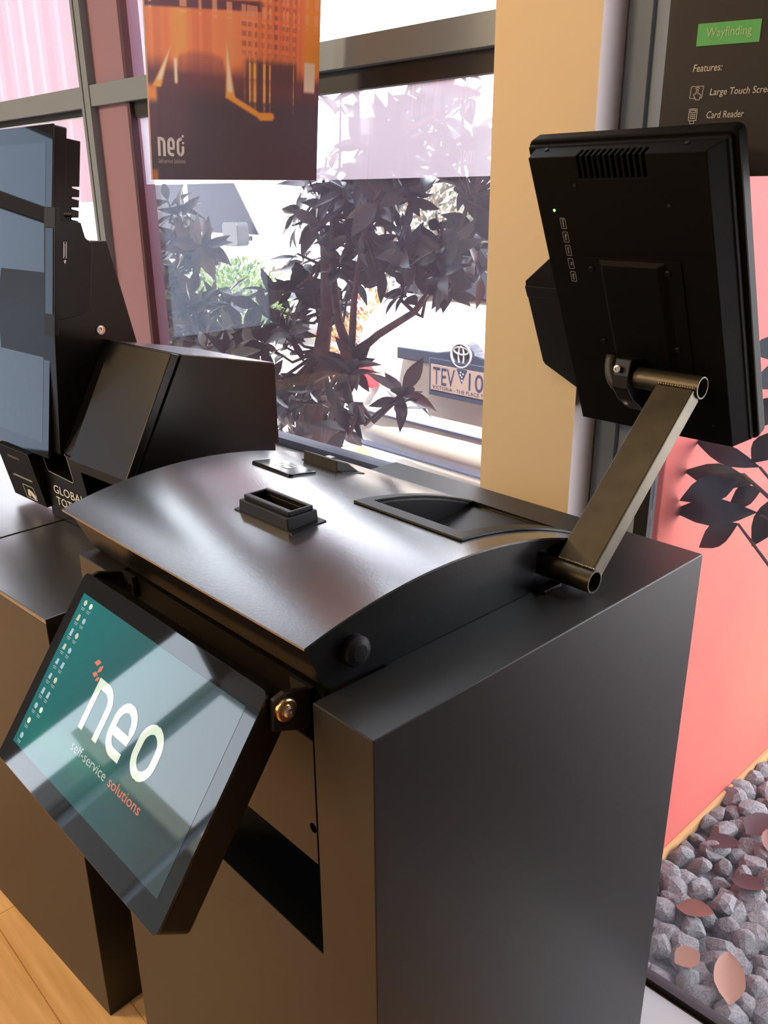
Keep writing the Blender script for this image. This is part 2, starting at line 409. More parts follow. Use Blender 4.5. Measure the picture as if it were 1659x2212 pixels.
def neo_logo(mb, x0, y0, W, H, sw, dots=False):
    """the rounded lowercase letters n e o"""
    lw = W * 0.29; gap = W * 0.065; h = sw/2; r = lw*0.42
    # n
    a, b = x0+h, x0+lw-h
    stroke(mb, [(a, y0), (a, y0+H)] , sw)
    stroke(mb, [(a, y0+H-h)] + [(b-r, y0+H-h)] + arc(b-r, y0+H-h-r, r, r, 90, 0, 8)[1:] + [(b, y0)], sw)
    # e
    a = x0+lw+gap+h; b = a+lw-sw; my = y0+H*0.42
    stroke(mb, [(a+sw*0.3, my), (b, my)] + [(b, y0+H-h-r)] + arc(b-r, y0+H-h-r, r, r, 0, 90, 8)[1:] + arc(a+r, y0+H-h-r, r, r, 90, 180, 8) +
           arc(a+r, y0+h+r, r, r, 180, 270, 8) + [(b, y0+h)], sw)
    # o
    a = x0+2*(lw+gap)+h; b = a+lw-sw
    if dots:
        pts = arc(a+r, y0+H-h-r, r, r, 70, 180, 8) + arc(a+r, y0+h+r, r, r, 180, 270, 8) + arc(b-r, y0+h+r, r, r, 270, 360, 8) + [(b, y0+H*0.55)]
        stroke(mb, pts, sw)
        q = sw*0.75
        for dx, dy in ((-0.6, 0.95), (0.1, 0.72), (0.1, 1.08)):
            cx, cy = b+dx*sw, y0+H*dy
            mb.add([(cx-q/2, cy-q/2, .0006), (cx+q/2, cy-q/2, .0006), (cx+q/2, cy+q/2, .0006), (cx-q/2, cy+q/2, .0006)], [[0, 1, 2, 3]])
    else:
        stroke(mb, arc(a+r, y0+H-h-r, r, r, 90, 180, 8) + arc(a+r, y0+h+r, r, r, 180, 270, 8) + arc(b-r, y0+h+r, r, r, 270, 360, 8) +
               arc(b-r, y0+H-h-r, r, r, 0, 90, 8), sw, closed=True)
    return mb

def picture_grid(name, fr, u0, u1, v0, v1, nu, nv, func, material, parent, t=0.0):
    mb = MB(fr)
    vs = [(u0+(u1-u0)*i/nu, v0+(v1-v0)*j/nv, t) for j in range(nv+1) for i in range(nu+1)]
    fs = [[j*(nu+1)+i, j*(nu+1)+i+1, (j+1)*(nu+1)+i+1, (j+1)*(nu+1)+i] for j in range(nv) for i in range(nu)]
    mb.add(vs, fs)
    me = bpy.data.meshes.new(name); o0 = org(parent)
    me.from_pydata([tuple(p-o0) for p in mb.v], [], mb.f)
    U, V = np.meshgrid(np.linspace(0, 1, nu+1), np.linspace(0, 1, nv+1))
    col = func(U, V).reshape(-1, 3)
    at = me.color_attributes.new('picture', 'FLOAT_COLOR', 'POINT')
    at.data.foreach_set('color', np.concatenate([col, np.ones((len(col), 1))], 1).astype(np.float32).ravel())
    return link(name, me, material, parent)

# ------------------------------------------------------------------ window wall frame (turned 1.8 degrees)
PS = R(1.8)
WF = Fr((0, 0, 0), (math.cos(PS), math.sin(PS), 0), (-math.sin(PS), math.cos(PS), 0), (0, 0, 1))

# ------------------------------------------------------------------ room shell
XL, XR, YF, ZC = -6.2, 2.6, -4.2, 4.4
o = struct('floor', MB().box(XL, XR, YF, 1.36, -0.12, 0.0), M['wood'])
struct('ceiling', MB().box(XL-.2, XR+.2, YF-.2, 1.52, ZC, ZC+0.12), M['whitewall'])
struct('wall_right', MB().box(XR, XR+.12, YF, 1.48, 0, ZC), M['whitewall'])
# wall behind the camera: low wall and a wide window band at the left end
struct('wall_front', MB().box(-3.9, XR, YF-.12, YF, 0, ZC).box(XL, -3.9, YF-.12, YF, 0, 0.9).box(XL, -3.9, YF-.12, YF, 2.85, ZC), M['whitewall'])
wl = MB().box(XL-.12, XL, -3.45, 1.62, 0, ZC).box(XL-.12, XL, YF-.12, -3.45, 0, 0.9).box(XL-.12, XL, YF-.12, -3.45, 2.85, ZC)
me = boolean('wall_left', MB().box(XL-.12, XL, YF-.12, 1.62, 0, ZC), [MB().box(XL-.2, XL+.1, YF-.02, -3.45, 0.9, 2.85), MB().box(XL-.2, XL+.1, -2.35, -1.2, 0.5, 2.20), MB().box(XL-.2, XL+.1, -2.35, -1.2, 2.30, 2.80)], Vector((0, 0, 0)))
link('wall_left', me, M['darkwall'])['kind'] = 'structure'
struct('window_5', MB().box(XL-.08, XL-.02, -2.35, -1.2, 2.20, 2.24).box(XL-.08, XL-.02, -2.35, -2.31, 0.5, 2.2).box(XL-.08, XL-.02, -1.24, -1.2, 0.5, 2.2), M['alu'])
struct('pane', MB().box(XL-.06, XL-.054, -2.35, -1.2, 0.5, 2.8), M['pane_left'], bpy.data.objects['window_5'])
wn = struct('window_4', MB().box(-6.2, -6.14, YF-.1, YF-.03, 0.9, 2.85).box(-3.96, -3.9, YF-.1, YF-.03, 0.9, 2.85).box(-6.2, -3.9, YF-.1, YF-.03, 0.9, 0.96).box(-6.2, -3.9, YF-.1, YF-.03, 2.79, 2.85).box(-5.05, -5.0, YF-.1, YF-.03, 0.9, 2.85), M['alu'])
struct('pane', MB().box(-6.15, -3.95, YF-.07, YF-.064, 0.95, 2.8), M['pane_clear'], wn)
struct('pane', MB().box(XL-.07, XL-.064, YF, -3.45, 0.9, 2.85), M['pane_clear'], wn)

# the cream pier between the windows
def wbox(*a): return MB(WF).box(*a)
wb = MB(WF)
wb.box(-1.024, -0.815, 1.30, 1.47, 0, ZC, 0)
o = struct('wall_back', wb, [M['cream'], M['cream_daylit']])
for p in o.data.polygons:
    if p.normal.x > 0.9: p.material_index = 1  # side face takes the daylight-tinted colour
# trimmings above and below the glass
mb = MB(WF); mb.box(-6.4, -1.024, 1.385, 1.47, 0, 0.985)
struct('wall_low', mb, M['whitewall'])
struct('trim_1', MB(WF).box(-6.3, -1.024, 1.20, 1.372, 0.945, 0.988), M['sill'], None, bevel=0.004)
struct('trim_2', MB(WF).box(-0.76, 2.7, 1.02, 1.362, 0.0, 0.010), M['threshold'])

# window_1 (far left) with the grey mullion, transom and pink infill; window_2 (middle); window_3 (right)
w1 = struct('window_1', MB(WF).box(-2.605, -2.552, 1.348, 1.43, 0.988, ZC), M['alu'], None, bevel=0.001)
struct('mullion_cover', MB(WF).box(-2.586, -2.583, 1.3465, 1.349, 0.988, ZC), M['gasket'], w1)
struct('transom', MB(WF).box(-6.3, -2.605, 1.352, 1.43, 1.866, 1.922), M['alu'], w1, bevel=0.001)
struct('gasket', MB(WF).box(-6.3, -2.605, 1.378, 1.40, 1.846, 1.866).box(-6.3, -2.605, 1.378, 1.40, 0.988, 1.002), M['gasket'], w1)
struct('pane', MB(WF).box(-6.3, -2.605, 1.387, 1.393, 0.99, ZC), M['pane'], w1)
struct('infill_panel', MB(WF).box(-2.552, -2.372, 1.372, 1.43, 0.988, 1.866).box(-2.552, -2.372, 1.372, 1.43, 1.922, ZC), M['pinkpanel'], w1)
w2 = struct('window_2', MB(WF).box(-2.372, -2.356, 1.364, 1.386, 0.988, 1.866).box(-2.372, -2.356, 1.364, 1.386, 1.922, ZC), M['maroon'], None, bevel=0.001)
struct('transom', MB(WF).box(-2.552, -1.024, 1.352, 1.43, 1.866, 1.922), M['alu'], w2, bevel=0.001)
struct('gasket', MB(WF).box(-2.356, -1.024, 1.376, 1.40, 1.826, 1.866), M['gasket'], w2)
struct('bottom_rail', MB(WF).box(-2.356, -1.024, 1.368, 1.41, 0.988, 1.010), mat('blue grey rail', (0.07, 0.08, 0.13), 0.4), w2)
struct('pane', MB(WF).box(-2.356, -1.024, 1.385, 1.391, 1.005, ZC), M['pane'], w2)
struct('reflection_haze', MB(WF).box(-2.356, -1.024, 1.3925, 1.3935, 1.650, 1.826), M['pane_haze'], w2)  # translucent sheet standing in for a reflection's haze
struct('wall_added_dark', MB(WF).box(0.12, 2.75, 1.37, 1.47, 0, ZC), M['darkwall'])  # unseen wall, added to cut bright reflections on the plinth side
w3 = struct('window_3', MB(WF).box(-0.812, -0.770, 1.369, 1.43, 0, ZC), M['alu'], None, bevel=0.001)
struct('infill_panel', MB(WF).box(-0.770, -0.719, 1.380, 1.43, 0, ZC), mat('pale blue grey infill', (0.34, 0.42, 0.54), 0.5), w3)
struct('gasket', MB(WF).box(-0.719, -0.692, 1.376, 1.40, 0.012, ZC).box(-0.692, 0.10, 1.374, 1.40, 0.0, 0.020).box(0.08, 0.12, 1.374, 1.40, 0, ZC), M['gasket'], w3)
struct('pane', MB(WF).box(-0.692, 0.10, 1.385, 1.391, 0.018, ZC), M['pane_right'], w3)

# ------------------------------------------------------------------ outdoors: ground, walls
struct('added_eave', MB().box(-1.0, 2.8, 1.52, 2.9, ZC, ZC+0.12), M['whitewall'])  # unseen eave, added to keep the gravel in shade
struct('ground', MB().box(-40, 12, 1.55, 40, -0.12, -0.03), M['concrete'])
MB_ = MB(); MB_.box(-0.97, -0.800, 1.52, 6.0, -0.03, 4.2)
solo('boundary_wall', MB_, M['coral'], 'coral painted garden wall running outward beside the gravel bed', 'wall', (-0.9, 1.55, -0.03), bevel=0.004)
solo('skirting_strip', MB().box(-0.799, -0.790, 1.53, 5.9, -0.02, 0.018), M['ochre'], 'thin ochre strip along the foot of the coral wall above the gravel', 'strip', (-0.82, 1.6, -0.02))
# pale pink corrugated wall across the yard
mb = MB(); pts = []
xs = np.arange(-24, -9.6, 0.14)
for i, x in enumerate(xs):
    pts.append((x, 7.0 + 0.035*math.sin(i*1.35) + 0.03*math.sin(i*0.41)))
poly = pts + [(xs[-1], 7.2), (xs[0], 7.2)]
mb.prism(poly, 2, 1.52, 7.0)
o = solo('corrugated_wall', mb, M['pinkwall'], 'pale pink ribbed sheet wall hanging high across the yard behind the left panes', 'wall', (-16, 7.1, 1.72))
o2 = solo('yard_wall', MB().box(-30, -2.0, 14.0, 14.2, -0.03, 2.2), M['whitewall'], 'low white yard wall far behind the van and the hedge', 'wall', (-14, 14.1, -0.03))

hb_ = thing('shop_building', 'grey flat roofed shop across the street, mirrored in the tilted touch monitor', 'building', (-13, -16, -0.03))
part('walls', MB().box(-19, -9.5, -18, -14, -0.03, 3.0), mat('grey shop wall', (0.10, 0.095, 0.085), 0.8), hb_)
part('roof', MB().box(-19.4, -9.1, -18.4, -13.6, 3.0, 3.35), mat('pale roof edge', (0.40, 0.37, 0.28), 0.7), hb_)

# ------------------------------------------------------------------ main plinth
t = thing('plinth', 'nearer charcoal pedestal with an open recess under the domed kiosk', 'pedestal', (-0.8775, 0.832, 0))
base = MB().box(-1.215, -0.540, 0.489, 1.175, 0, 1.100)
cuts = [MB().box(-1.112, -0.638, 0.40, 0.600, 0.737, 1.2)]
me = boolean('body', base, cuts, org(t))
link('body', me, M['plinth'], t, bevel=0.0014)
pm = boolean('front_panel', MB().box(-1.106, -0.6505, 0.497, 0.515, 0.863, 1.04), [MB().lathe((-0.657, 0.49, 0.914), (0, 1, 0), [(0.0062, 0), (0.0062, 0.02)])], org(t))
link('front_panel', pm, M['plinth'], t, bevel=0.001)
part('screw', MB().lathe((-0.657, 0.508, 0.914), (0, -1, 0), [(0.0058, 0), (0.0058, 0.006), (0.0025, 0.0062), (0.0025, 0.004)], 12), M['matte'], t)

# ------------------------------------------------------------------ domed kiosk on the main plinth
CY, CZ, CR_ = 0.70466, 0.36540, 0.83384
def prof(y): return math.sqrt(CR_*CR_ - (y-CY)**2) + CZ
def arcpts(y0, y1, off, n=28): return [(y0+(y1-y0)*i/n, prof(y0+(y1-y0)*i/n) + off) for i in range(n+1)]
k = thing('ticket_kiosk', 'black kiosk with a wide domed lid, card slot and tray on the nearer pedestal', 'kiosk', (-0.92, 0.78, 1.10))
hp = arcpts(0.484, 1.055, -0.003) + [(1.055, 1.1005), (0.523, 1.1005), (0.509, 1.110)]
housing = MB().prism(hp, 0, -1.205, -0.641)
wedge = [(0.792, 1.30), (0.802, 1.122), (1.022, 1.132), (1.024, 1.30)]
tray_cut = MB().prism(wedge, 0, -0.872, -0.697)
notch = MB().box(-0.668, -0.60, 0.888, 0.972, 1.09, 1.158)
link('housing', boolean('housing', housing, [tray_cut, notch], org(k)), M['black'], k, bevel=0.001)
cover = MB().prism(arcpts(0.482, 1.060, 0.0) + arcpts(0.482, 1.060, -0.003)[::-1], 0, -1.238, -0.639)
co = link('lid', boolean('lid', cover, [tray_cut], org(k)), M['cover'], k)
smooth_by_angle(co, 30)
rim = MB().prism(arcpts(0.772, 1.036, 0.0038) + arcpts(0.772, 1.036, 0.0002)[::-1], 0, -0.888, -0.677)
to = link('tray_rim', boolean('tray_rim', rim, [tray_cut], org(k)), M['plastic'], k, bevel=0.0008)
smooth_by_angle(to, 30)
tp = MB()
tp.add([(-0.872, 0.803, 1.1226), (-0.697, 0.803, 1.1226), (-0.697, 1.022, 1.1326), (-0.872, 1.022, 1.1326)], [[0, 1, 2, 3]])
part('tray_floor', tp, M['plastic'], k)
# push button on the side
part('push_button', MB().lathe((-0.6415, 0.5505, 1.1415), (1, 0, 0), [(0.0185, 0), (0.0185, 0.010), (0.0165, 0.0135), (0.010, 0.0155), (0.003, 0.016)], 32), M['plastic'], k, smooth=False)
smooth_by_angle(k.children[-1], 35)
part('side_lip', MB().box(-0.640, -0.622, 0.885, 0.925, 1.1003, 1.106), M['black'], k, bevel=0.001)
# card slot (front): flared skirt and raised rim with an opening
def slot(name, x0, x1, y0, y1, h, label=None):
    z0 = prof((y0+y1)/2)
    b = MB().prism([(x0, z0-0.004), (x1, z0-0.004), (x1-0.003, z0+h*0.72), (x0+0.003, z0+h*0.72)], 1, y0, y1)
    op = MB().box(x0+0.010, x1-0.010, y0+0.014, y1-0.010, z0+0.001, z0+0.06)
    s = link(name, boolean(name, b, [op], org(k)), M['plastic'], k, bevel=0.0012)
    if label: s['label'] = label
    r = MB().box(x0+0.006, x1-0.006, y0+0.006, y1-0.004, z0+h*0.70, z0+h)
    link('slot_rim', boolean('slot_rim', r, [op], org(k)), M['plastic'], s, bevel=0.0012)
    part('slot_throat', MB().box(x0+0.010, x1-0.010, y0+0.014, y1-0.010, z0+0.0005, z0+0.0012), M['hole'], s)
    part('skirt', MB().prism([(y0-0.001, prof(y0)), (y1+0.006, prof(y1)), (y1+0.006, prof(y1)+0.0018), (y0-0.001, prof(y0)+0.0018)], 0, x0-0.010, x1+0.009), M['plastic'], s)
    return s
slot('card_slot', -0.977, -0.860, 0.632, 0.684, 0.024, 'raised card slot with an open mouth')
# contactless reader pad
pz = prof(0.808)
pad = Fr((-1.104, 0.808, pz), (1, 0, 0), Vector((0, 1, -(0.808-CY)/(pz-CZ))).normalized(), Vector((0, (0.808-CY)/(pz-CZ), 1)).normalized())
pd = part('reader_pad', MB(pad).prism(rrect(-0.054, 0.054, -0.029, 0.029, 0.006), 2, -0.003, 0.004), M['gloss'], k, bevel=0.0025, label='glossy contactless reader pad')
ic = MB(pad)
stroke(ic, rrect(-0.018, 0.016, -0.008, 0.012, 0.002), 0.0012, 0.0045, 0.0046, closed=True)
for i in range(3): stroke(ic, arc(-0.012, 0.002, 0.004+0.003*i, 0.004+0.003*i, -45, 45, 6), 0.0011, 0.0045, 0.0046)
ic.add([(0.004, -0.006, .0046), (0.020, -0.010, .0046), (0.022, 0.0, .0046), (0.007, 0.003, .0046)], [[0, 1, 2, 3]])
part('contactless_icon', ic, M['white_ink'], pd)
# receipt slot at the rear left
rz0 = prof(0.905)
rs = part('receipt_slot', MB().prism([(0.884, prof(0.884)-0.004), (0.885, prof(0.884)+0.019), (0.910, prof(0.910)+0.015), (0.943, prof(0.943)-0.003)], 0, -1.148, -1.058), M['plastic'], k, bevel=0.001)
part('skirt', MB().prism([(0.888, prof(0.888)), (0.938, prof(0.938)), (0.938, prof(0.938)+0.0016), (0.888, prof(0.888)+0.0016)], 0, -1.158, -1.048), M['plastic'], rs)
rf = Fr((-1.103, 0.905, prof(0.905)+0.0142), (1, 0, 0), Vector((0, 1, -0.30)).normalized(), Vector((0, 0.3, 1)).normalized())
for x in (-0.036, -0.028, 0.026, 0.033):
    im = MB(rf); stroke(im, arc(x, 0.0, 0.0025, 0.0025, 0, 330, 8), 0.001, 0.0006, 0.0012)
    part('slot_icon', im, M['grey_ink'], rs)
part('release_tab', MB().box(-1.140, -1.122, 0.922, 0.936, prof(0.93)+0.001, prof(0.93)+0.013), M['gloss'], rs, bevel=0.001)

# ------------------------------------------------------------------ touch monitor tilted on the front
TT = Vector((0, 0.577, 0.8165)).normalized(); NN = Vector((0, -TT.z, TT.y))
MF = Fr((-0.675, 0.453, 1.111), (1, 0, 0), TT, NN)          # u right, v up, w towards the viewer
tm = thing('touch_monitor', 'tilted touch monitor showing a lit logo on the front of the domed kiosk', 'monitor', (-0.89, 0.45, 0.88))
u0, u1, v0, v1 = -0.4385, 0.005, -0.2800, 0.003
part('casing', MB(MF).prism(rrect(u0+.001, u1-.001, v0+.001, v1-.001, 0.008), 2, -0.046, -0.004), M['plastic'], tm, bevel=0.002)
part('rear_housing', MB(MF).prism(rrect(u0+0.05, u1-0.05, v0+0.03, v1-0.10, 0.02), 2, -0.062, -0.045), M['plastic'], tm, bevel=0.004)
gl = part('front_glass', MB(MF).prism(rrect(u0, u1, v0, v1, 0.010), 2, -0.004, 0.0), M['bezelglass'], tm, bevel=0.0008, label='glossy black glass border')
D0, D1, E0, E1 = -0.4165, -0.018, -0.2485, -0.0235
def desktop(U, V):
    c = np.zeros(U.shape + (3,))
    base = np.array([0.010, 0.125, 0.155]); far = np.array([0.030, 0.050, 0.062])
    k_ = np.clip((U - 0.05) / 0.85, 0, 1)[..., None]
    c[:] = base * (1-k_) + far * k_
    c *= (0.85 + 0.3*V)[..., None]
    # soft green sweep of the wallpaper, lower middle
    s = np.exp(-((V - 0.12 - 0.25*U)/0.10)**2) * np.exp(-((U-0.35)/0.28)**2)
    c += s[..., None] * np.array([0.0, 0.05, 0.015])
    return c
scr = picture_grid('display', MF, D0, D1, E0, E1, 60, 40, desktop, M['lcd'], tm, 0.0003)
lg = MB(MF); neo_logo(lg, -0.2900, -0.1705, 0.1770, 0.0690, 0.0118)
part('logo', lg, M['lcd_white'], scr)
part('logo_caption', text_mb('self-service', MF, -0.2830, -0.1985, width=0.0925, height=0.0125, ext=0.0006), M['lcd_grey'], scr)
part('logo_caption', text_mb('solutions', MF, -0.1815, -0.1985, width=0.0765, height=0.0125, ext=0.0006), M['lcd_red'], scr)
rm = MB(MF)
for cx, cy, s_, a_ in ((-0.3105, -0.0885, 0.0080, 20), (-0.2990, -0.0935, 0.0075, 60), (-0.3050, -0.1030, 0.0070, 10), (-0.2955, -0.1060, 0.0055, 40)):
    q = []
    for j in range(4):
        rr = s_ if j % 2 == 0 else s_*0.55
        q.append((cx + rr*math.cos(R(a_+90*j)), cy + rr*math.sin(R(a_+90*j)), 0.0006))
    rm.add(q, [[0, 1, 2, 3]])
part('logo_mark', rm, M['lcd_red'], scr)
random.seed(4)
icn = MB(MF)
rows = [0, 1, 2, 3, 4, 5, 6, 7, 8, 9]
for r_ in rows:
    for c_ in range(2):
        if c_ == 1 and r_ > 7: continue
        cx = -0.4015 + 0.0165*c_ ; cy = -0.034 - 0.0222*r_
        mi = random.choice([0, 0, 1, 2])
        wv, hv = 0.0042, random.choice([0.0045, 0.0052, 0.004])
        if random.random() < 0.35:
            icn.add([(cx+wv*math.cos(R(a)), cy+wv*math.sin(R(a)), 0.0006) for a in range(0, 360, 36)], [list(range(10))], mi)
        else:
            icn.add([(cx-wv, cy-hv, .0006), (cx+wv*0.7, cy-hv, .0006), (cx+wv*0.7, cy+hv, .0006), (cx-wv*0.6, cy+hv, .0006)], [[0, 1, 2, 3]], mi)
        for ln in range(2):
            lw = 0.0052 - 0.0012*ln
            icn.add([(cx-lw, cy-0.0082-0.0023*ln, .0006), (cx+lw, cy-0.0082-0.0023*ln, .0006), (cx+lw, cy-0.0074-0.0023*ln, .0006), (cx-lw, cy-0.0074-0.0023*ln, .0006)], [[0, 1, 2, 3]], 3)
part('desktop_icons', icn, [M['lcd_cream'], M['lcd_blue'], M['lcd_white'], M['lcd_grey']], scr)
# hinge brackets
for s, (xa, xb) in enumerate(((-0.669, -0.662), (-1.112, -1.105))):
    hb = part('hinge_bracket', MB().prism([(0.452, 1.068), (0.497, 1.050), (0.512, 1.062), (0.512, 1.098), (0.470, 1.110), (0.455, 1.106)], 0, xa, xb), M['matte'], tm, bevel=0.001)
    part('bracket_flange', MB().box(min(xa, xb)-(0.03 if s == 0 else 0), max(xa, xb)+(0 if s == 0 else 0.03), 0.505, 0.511, 1.066, 1.100), M['matte'], hb)
    for dx in (-0.010, -0.022):
        xx = xa+dx if s == 0 else xb-dx
        part('screw', MB().lathe((xx, 0.505, 1.085), (0, -1, 0), [(0.003, 0), (0.003, 0.002), (0.0014, 0.0022), (0.0012, 0.001)], 12), M['black'], hb)
part('hinge_plate', MB().box(-1.106, -0.646, 0.5125, 0.520, 1.040, 1.0985), M['monblack'], tm)
wsh = part('pivot_screw', MB().lathe((-0.662, 0.4675, 1.0915), (1, 0, 0), [(0.0125, 0), (0.0135, 0.002), (0.0135, 0.006), (0.012, 0.0075), (0.0085, 0.0078)], 32), M['brass'], tm, label='brass coloured pivot washer')
part('screw_head', MB().lathe((-0.655, 0.4675, 1.0915), (1, 0, 0), [(0.0062, 0), (0.0066, 0.003), (0.005, 0.0055), (0.0026, 0.006), (0.0022, 0.004)], 20), M['steel'], wsh)

# ------------------------------------------------------------------ welded arm and the rear monitor
arm = thing('monitor_arm', 'bronze welded tube arm rising from the right side of the domed kiosk', 'arm', (-0.60, 0.93, 1.12))
LO = Vector((0, 0.930, 1.122)); UP = Vector((0, 1.174, 1.352)); RT = 0.0165
def hollow(mbx, x0, x1, c, r, wall=0.0022, n=32):
    ring = [(math.cos(2*math.pi*i/n), math.sin(2*math.pi*i/n)) for i in range(n)]
    vs = []
    for (x, rr) in ((x0, r), (x1, r), (x1, r-wall), (x0, r-wall)):
        vs += [(x, c.y+rr*a, c.z+rr*b) for a, b in ring]
    fs = [[q*n+i, q*n+(i+1) % n, ((q+1) % 4)*n+(i+1) % n, ((q+1) % 4)*n+i] for q in range(4) for i in range(n)]
    return mbx.add(vs, fs)
lo = part('lower_tube', hollow(MB(), -0.665, -0.573, LO, RT), M['bronze'], arm); smooth_by_angle(lo, 35)
upo = part('upper_tube', hollow(MB(), -0.692, -0.573, UP, RT), M['bronze'], arm); smooth_by_angle(upo, 35)
dd = (UP-LO).normalized(); nb = Vector((0, -dd.z, dd.y))     # nb towards the front/top
A0 = LO + dd*(RT*0.75); A1 = UP - dd*(RT*0.75)
AF = Fr((0, A0.y, A0.z), (1, 0, 0), dd, nb)
L_ = (A1-A0).length
part('bar', MB(AF).box(-0.6375, -0.5765, 0, L_, -0.0155, 0.0125), M['bronze'], arm, bevel=0.0025)
random.seed(2)
for (pa, nm) in ((0.0, lo), (L_, upo)):
    wb_ = MB(AF)
    for i in range(15):
        x = -0.634 + 0.054*i/14
        wb_.tube([(x-0.0018, pa + random.uniform(-.001, .001), 0.0120), (x+0.0018, pa, 0.0136 + random.uniform(0, .0008)), (x+0.004, pa, 0.0122)], [0.0010, 0.0021, 0.0010], 8)
    part('weld_bead', wb_, M['weld'], nm, smooth=True)

T2 = Vector((0, -0.415, 0.909)).normalized(); N2 = Vector((0, -T2.z, T2.y))      # N2: out of the back, towards the camera
N2 = Vector((0, -0.909, -0.415)).normalized()
OFF = 0.036
RF = Fr(Vector((0, UP.y, UP.z)) - N2*OFF, (1, 0, 0), T2, N2)     # u = X, v up along the case, w out of the back
rmn = thing('rear_monitor', 'black monitor seen from behind on the bronze arm, green light lit', 'monitor', (-0.69, 1.2, 1.36))
bx0, bx1, by0, by1 = -0.829, -0.556, -0.130, 0.329
fx0, fx1, fy0, fy1 = -0.853, -0.531, -0.136, 0.341
# back shell: flat back, sloping rims
def frustum(mbx, a, b, wa, wb2):
    q = [(a[0], a[2], wa), (a[1], a[2], wa), (a[1], a[3], wa), (a[0], a[3], wa), (b[0], b[2], wb2), (b[1], b[2], wb2), (b[1], b[3], wb2), (b[0], b[3], wb2)]
    return mbx.add(q, [[0, 3, 2, 1], [4, 5, 6, 7], [0, 1, 5, 4], [1, 2, 6, 5], [2, 3, 7, 6], [3, 0, 4, 7]])
sh = frustum(MB(RF), (bx0-0.004, bx1+0.016, by0-0.002, by1+0.004), (bx0, bx1, by0, by1), -0.030, 0.0)
vs_all = MB(RF)
for i in range(12):
    x = bx0 + 0.082 + i*0.0092
    vs_all.prism([(x, by1-0.032), (x+0.0048, by1-0.032), (x+0.0048, by1+0.012), (x, by1+0.012)], 2, -0.016, 0.01)
shell = link('back_shell', boolean('back_shell', sh, [vs_all], org(rmn)), M['monblack'], rmn, bevel=0.0012)
part('vent_shield', MB(RF).box(bx0+0.075, bx1-0.07, by1-0.036, by1-0.001, -0.024, -0.0165), mat('dull inner steel', (0.25, 0.23, 0.21), 0.45, metal=0.8), shell)
part('flange', MB(RF).box(fx0+0.006, fx1-0.008, fy0+0.004, fy1-0.006, -0.040, -0.026), M['monblack'], rmn, bevel=0.003)
part('bezel', MB(RF).prism(rrect(fx0, fx1, fy0, fy1, 0.012), 2, -0.058, -0.036), M['monblack'], rmn, bevel=0.003)
part('screen_glass', MB(RF).box(fx0+0.02, fx1-0.02, fy0+0.02, fy1-0.02, -0.0590, -0.0575), M['screen_off'], rmn)
# VESA mounting plate with a raised channel
vp = part('mounting_plate', MB(RF).box(-0.772, -0.606, -0.050, 0.178, 0.0002, 0.0016), M['monblack'], rmn, bevel=0.0005)
part('channel', frustum(MB(RF), (-0.738, -0.628, -0.045, 0.176), (-0.730, -0.640, -0.040, 0.170), 0.0014, 0.008), M['monblack'], vp, bevel=0.001)
for (x, y) in ((-0.753, 0.160), (-0.627, 0.160), (-0.754, 0.035), (-0.627, 0.036)):
    part('screw', MB(RF).lathe((x, y, 0.0014), (0, 0, 1), [(0.0042, 0), (0.0042, 0.0018), (0.003, 0.0026), (0.0014, 0.0026), (0.0012, 0.0012)], 16), M['plastic'], vp)
for (x, y) in ((-0.757, 0.288), (-0.614, 0.258), (-0.583, -0.095)):
    part('screw', MB(RF).lathe((x, y, -0.0003), (0, 0, 1), [(0.0030, 0), (0.0030, 0.0012), (0.0015, 0.0016)], 12), M['plastic'], shell)
for x in (bx0+0.02, bx1-0.035):
    part('screw', MB(RF).lathe((x, by1+0.002, -0.020), (0, 0.93, 0.36), [(0.0032, 0), (0.0032, 0.0022), (0.0012, 0.0024)], 12), M['plastic'], shell)
part('indicator_light', MB(RF).lathe((-0.801, 0.2505, -0.0005), (0, 0, 1), [(0.0020, 0), (0.0020, 0.0008), (0.001, 0.0016)], 16), M['led'], rmn, label='lit green indicator')
lb = MB(RF); names = ['Power', 'Menu', 'Down', 'Up', 'Auto']
for i, nm in enumerate(names):
    cx = -0.7895; cy = 0.2305 - 0.0216*i
    BF = Fr(RF((cx, cy, 0.0003)), -T2, Vector((1, 0, 0)), N2)       # text runs down the case
    stroke(lb, [(cx + a, cy + b) for a, b in rrect(-0.0044, 0.0044, -0.0082, 0.0082, 0.0014, 3)], 0.0005, 0.0002, 0.0004, closed=True)
    wd = 0.0026*len(nm)
    tm2 = text_mb(nm, BF, -wd/2, -0.0014, width=wd, ext=0.0002)
    n0 = len(lb.v); lb.v += tm2.v; lb.f += [[q+n0 for q in f] for f in tm2.f]; lb.mi += tm2.mi
part('button_labels', lb, mat('button print', (0.62, 0.62, 0.62), 0.6), rmn)
# magnetic card reader on the left edge
cp = [(-0.862, 0.160), (-0.862, -0.095), (-0.868, -0.100), (-0.9155, -0.052), (-0.9190, -0.045), (-0.9190, 0.098), (-0.9165, 0.112), (-0.868, 0.165)]
card = part('card_reader', MB(RF).prism([(x+0.028, y) if x > -0.87 else (x+0.004, y) for x, y in cp], 2, -0.062, -0.028), M['plastic'], rmn, bevel=0.0015)
part('reader_ridge', MB(RF).box(-0.914, -0.842, 0.084, 0.104, -0.030, -0.0255), M['plastic'], card, bevel=0.001)
part('screw', MB(RF).lathe((-0.900, 0.074, -0.0285), (0, 0, 1), [(0.0025, 0), (0.0025, 0.0012), (0.001, 0.0014)], 10), M['matte'], card)
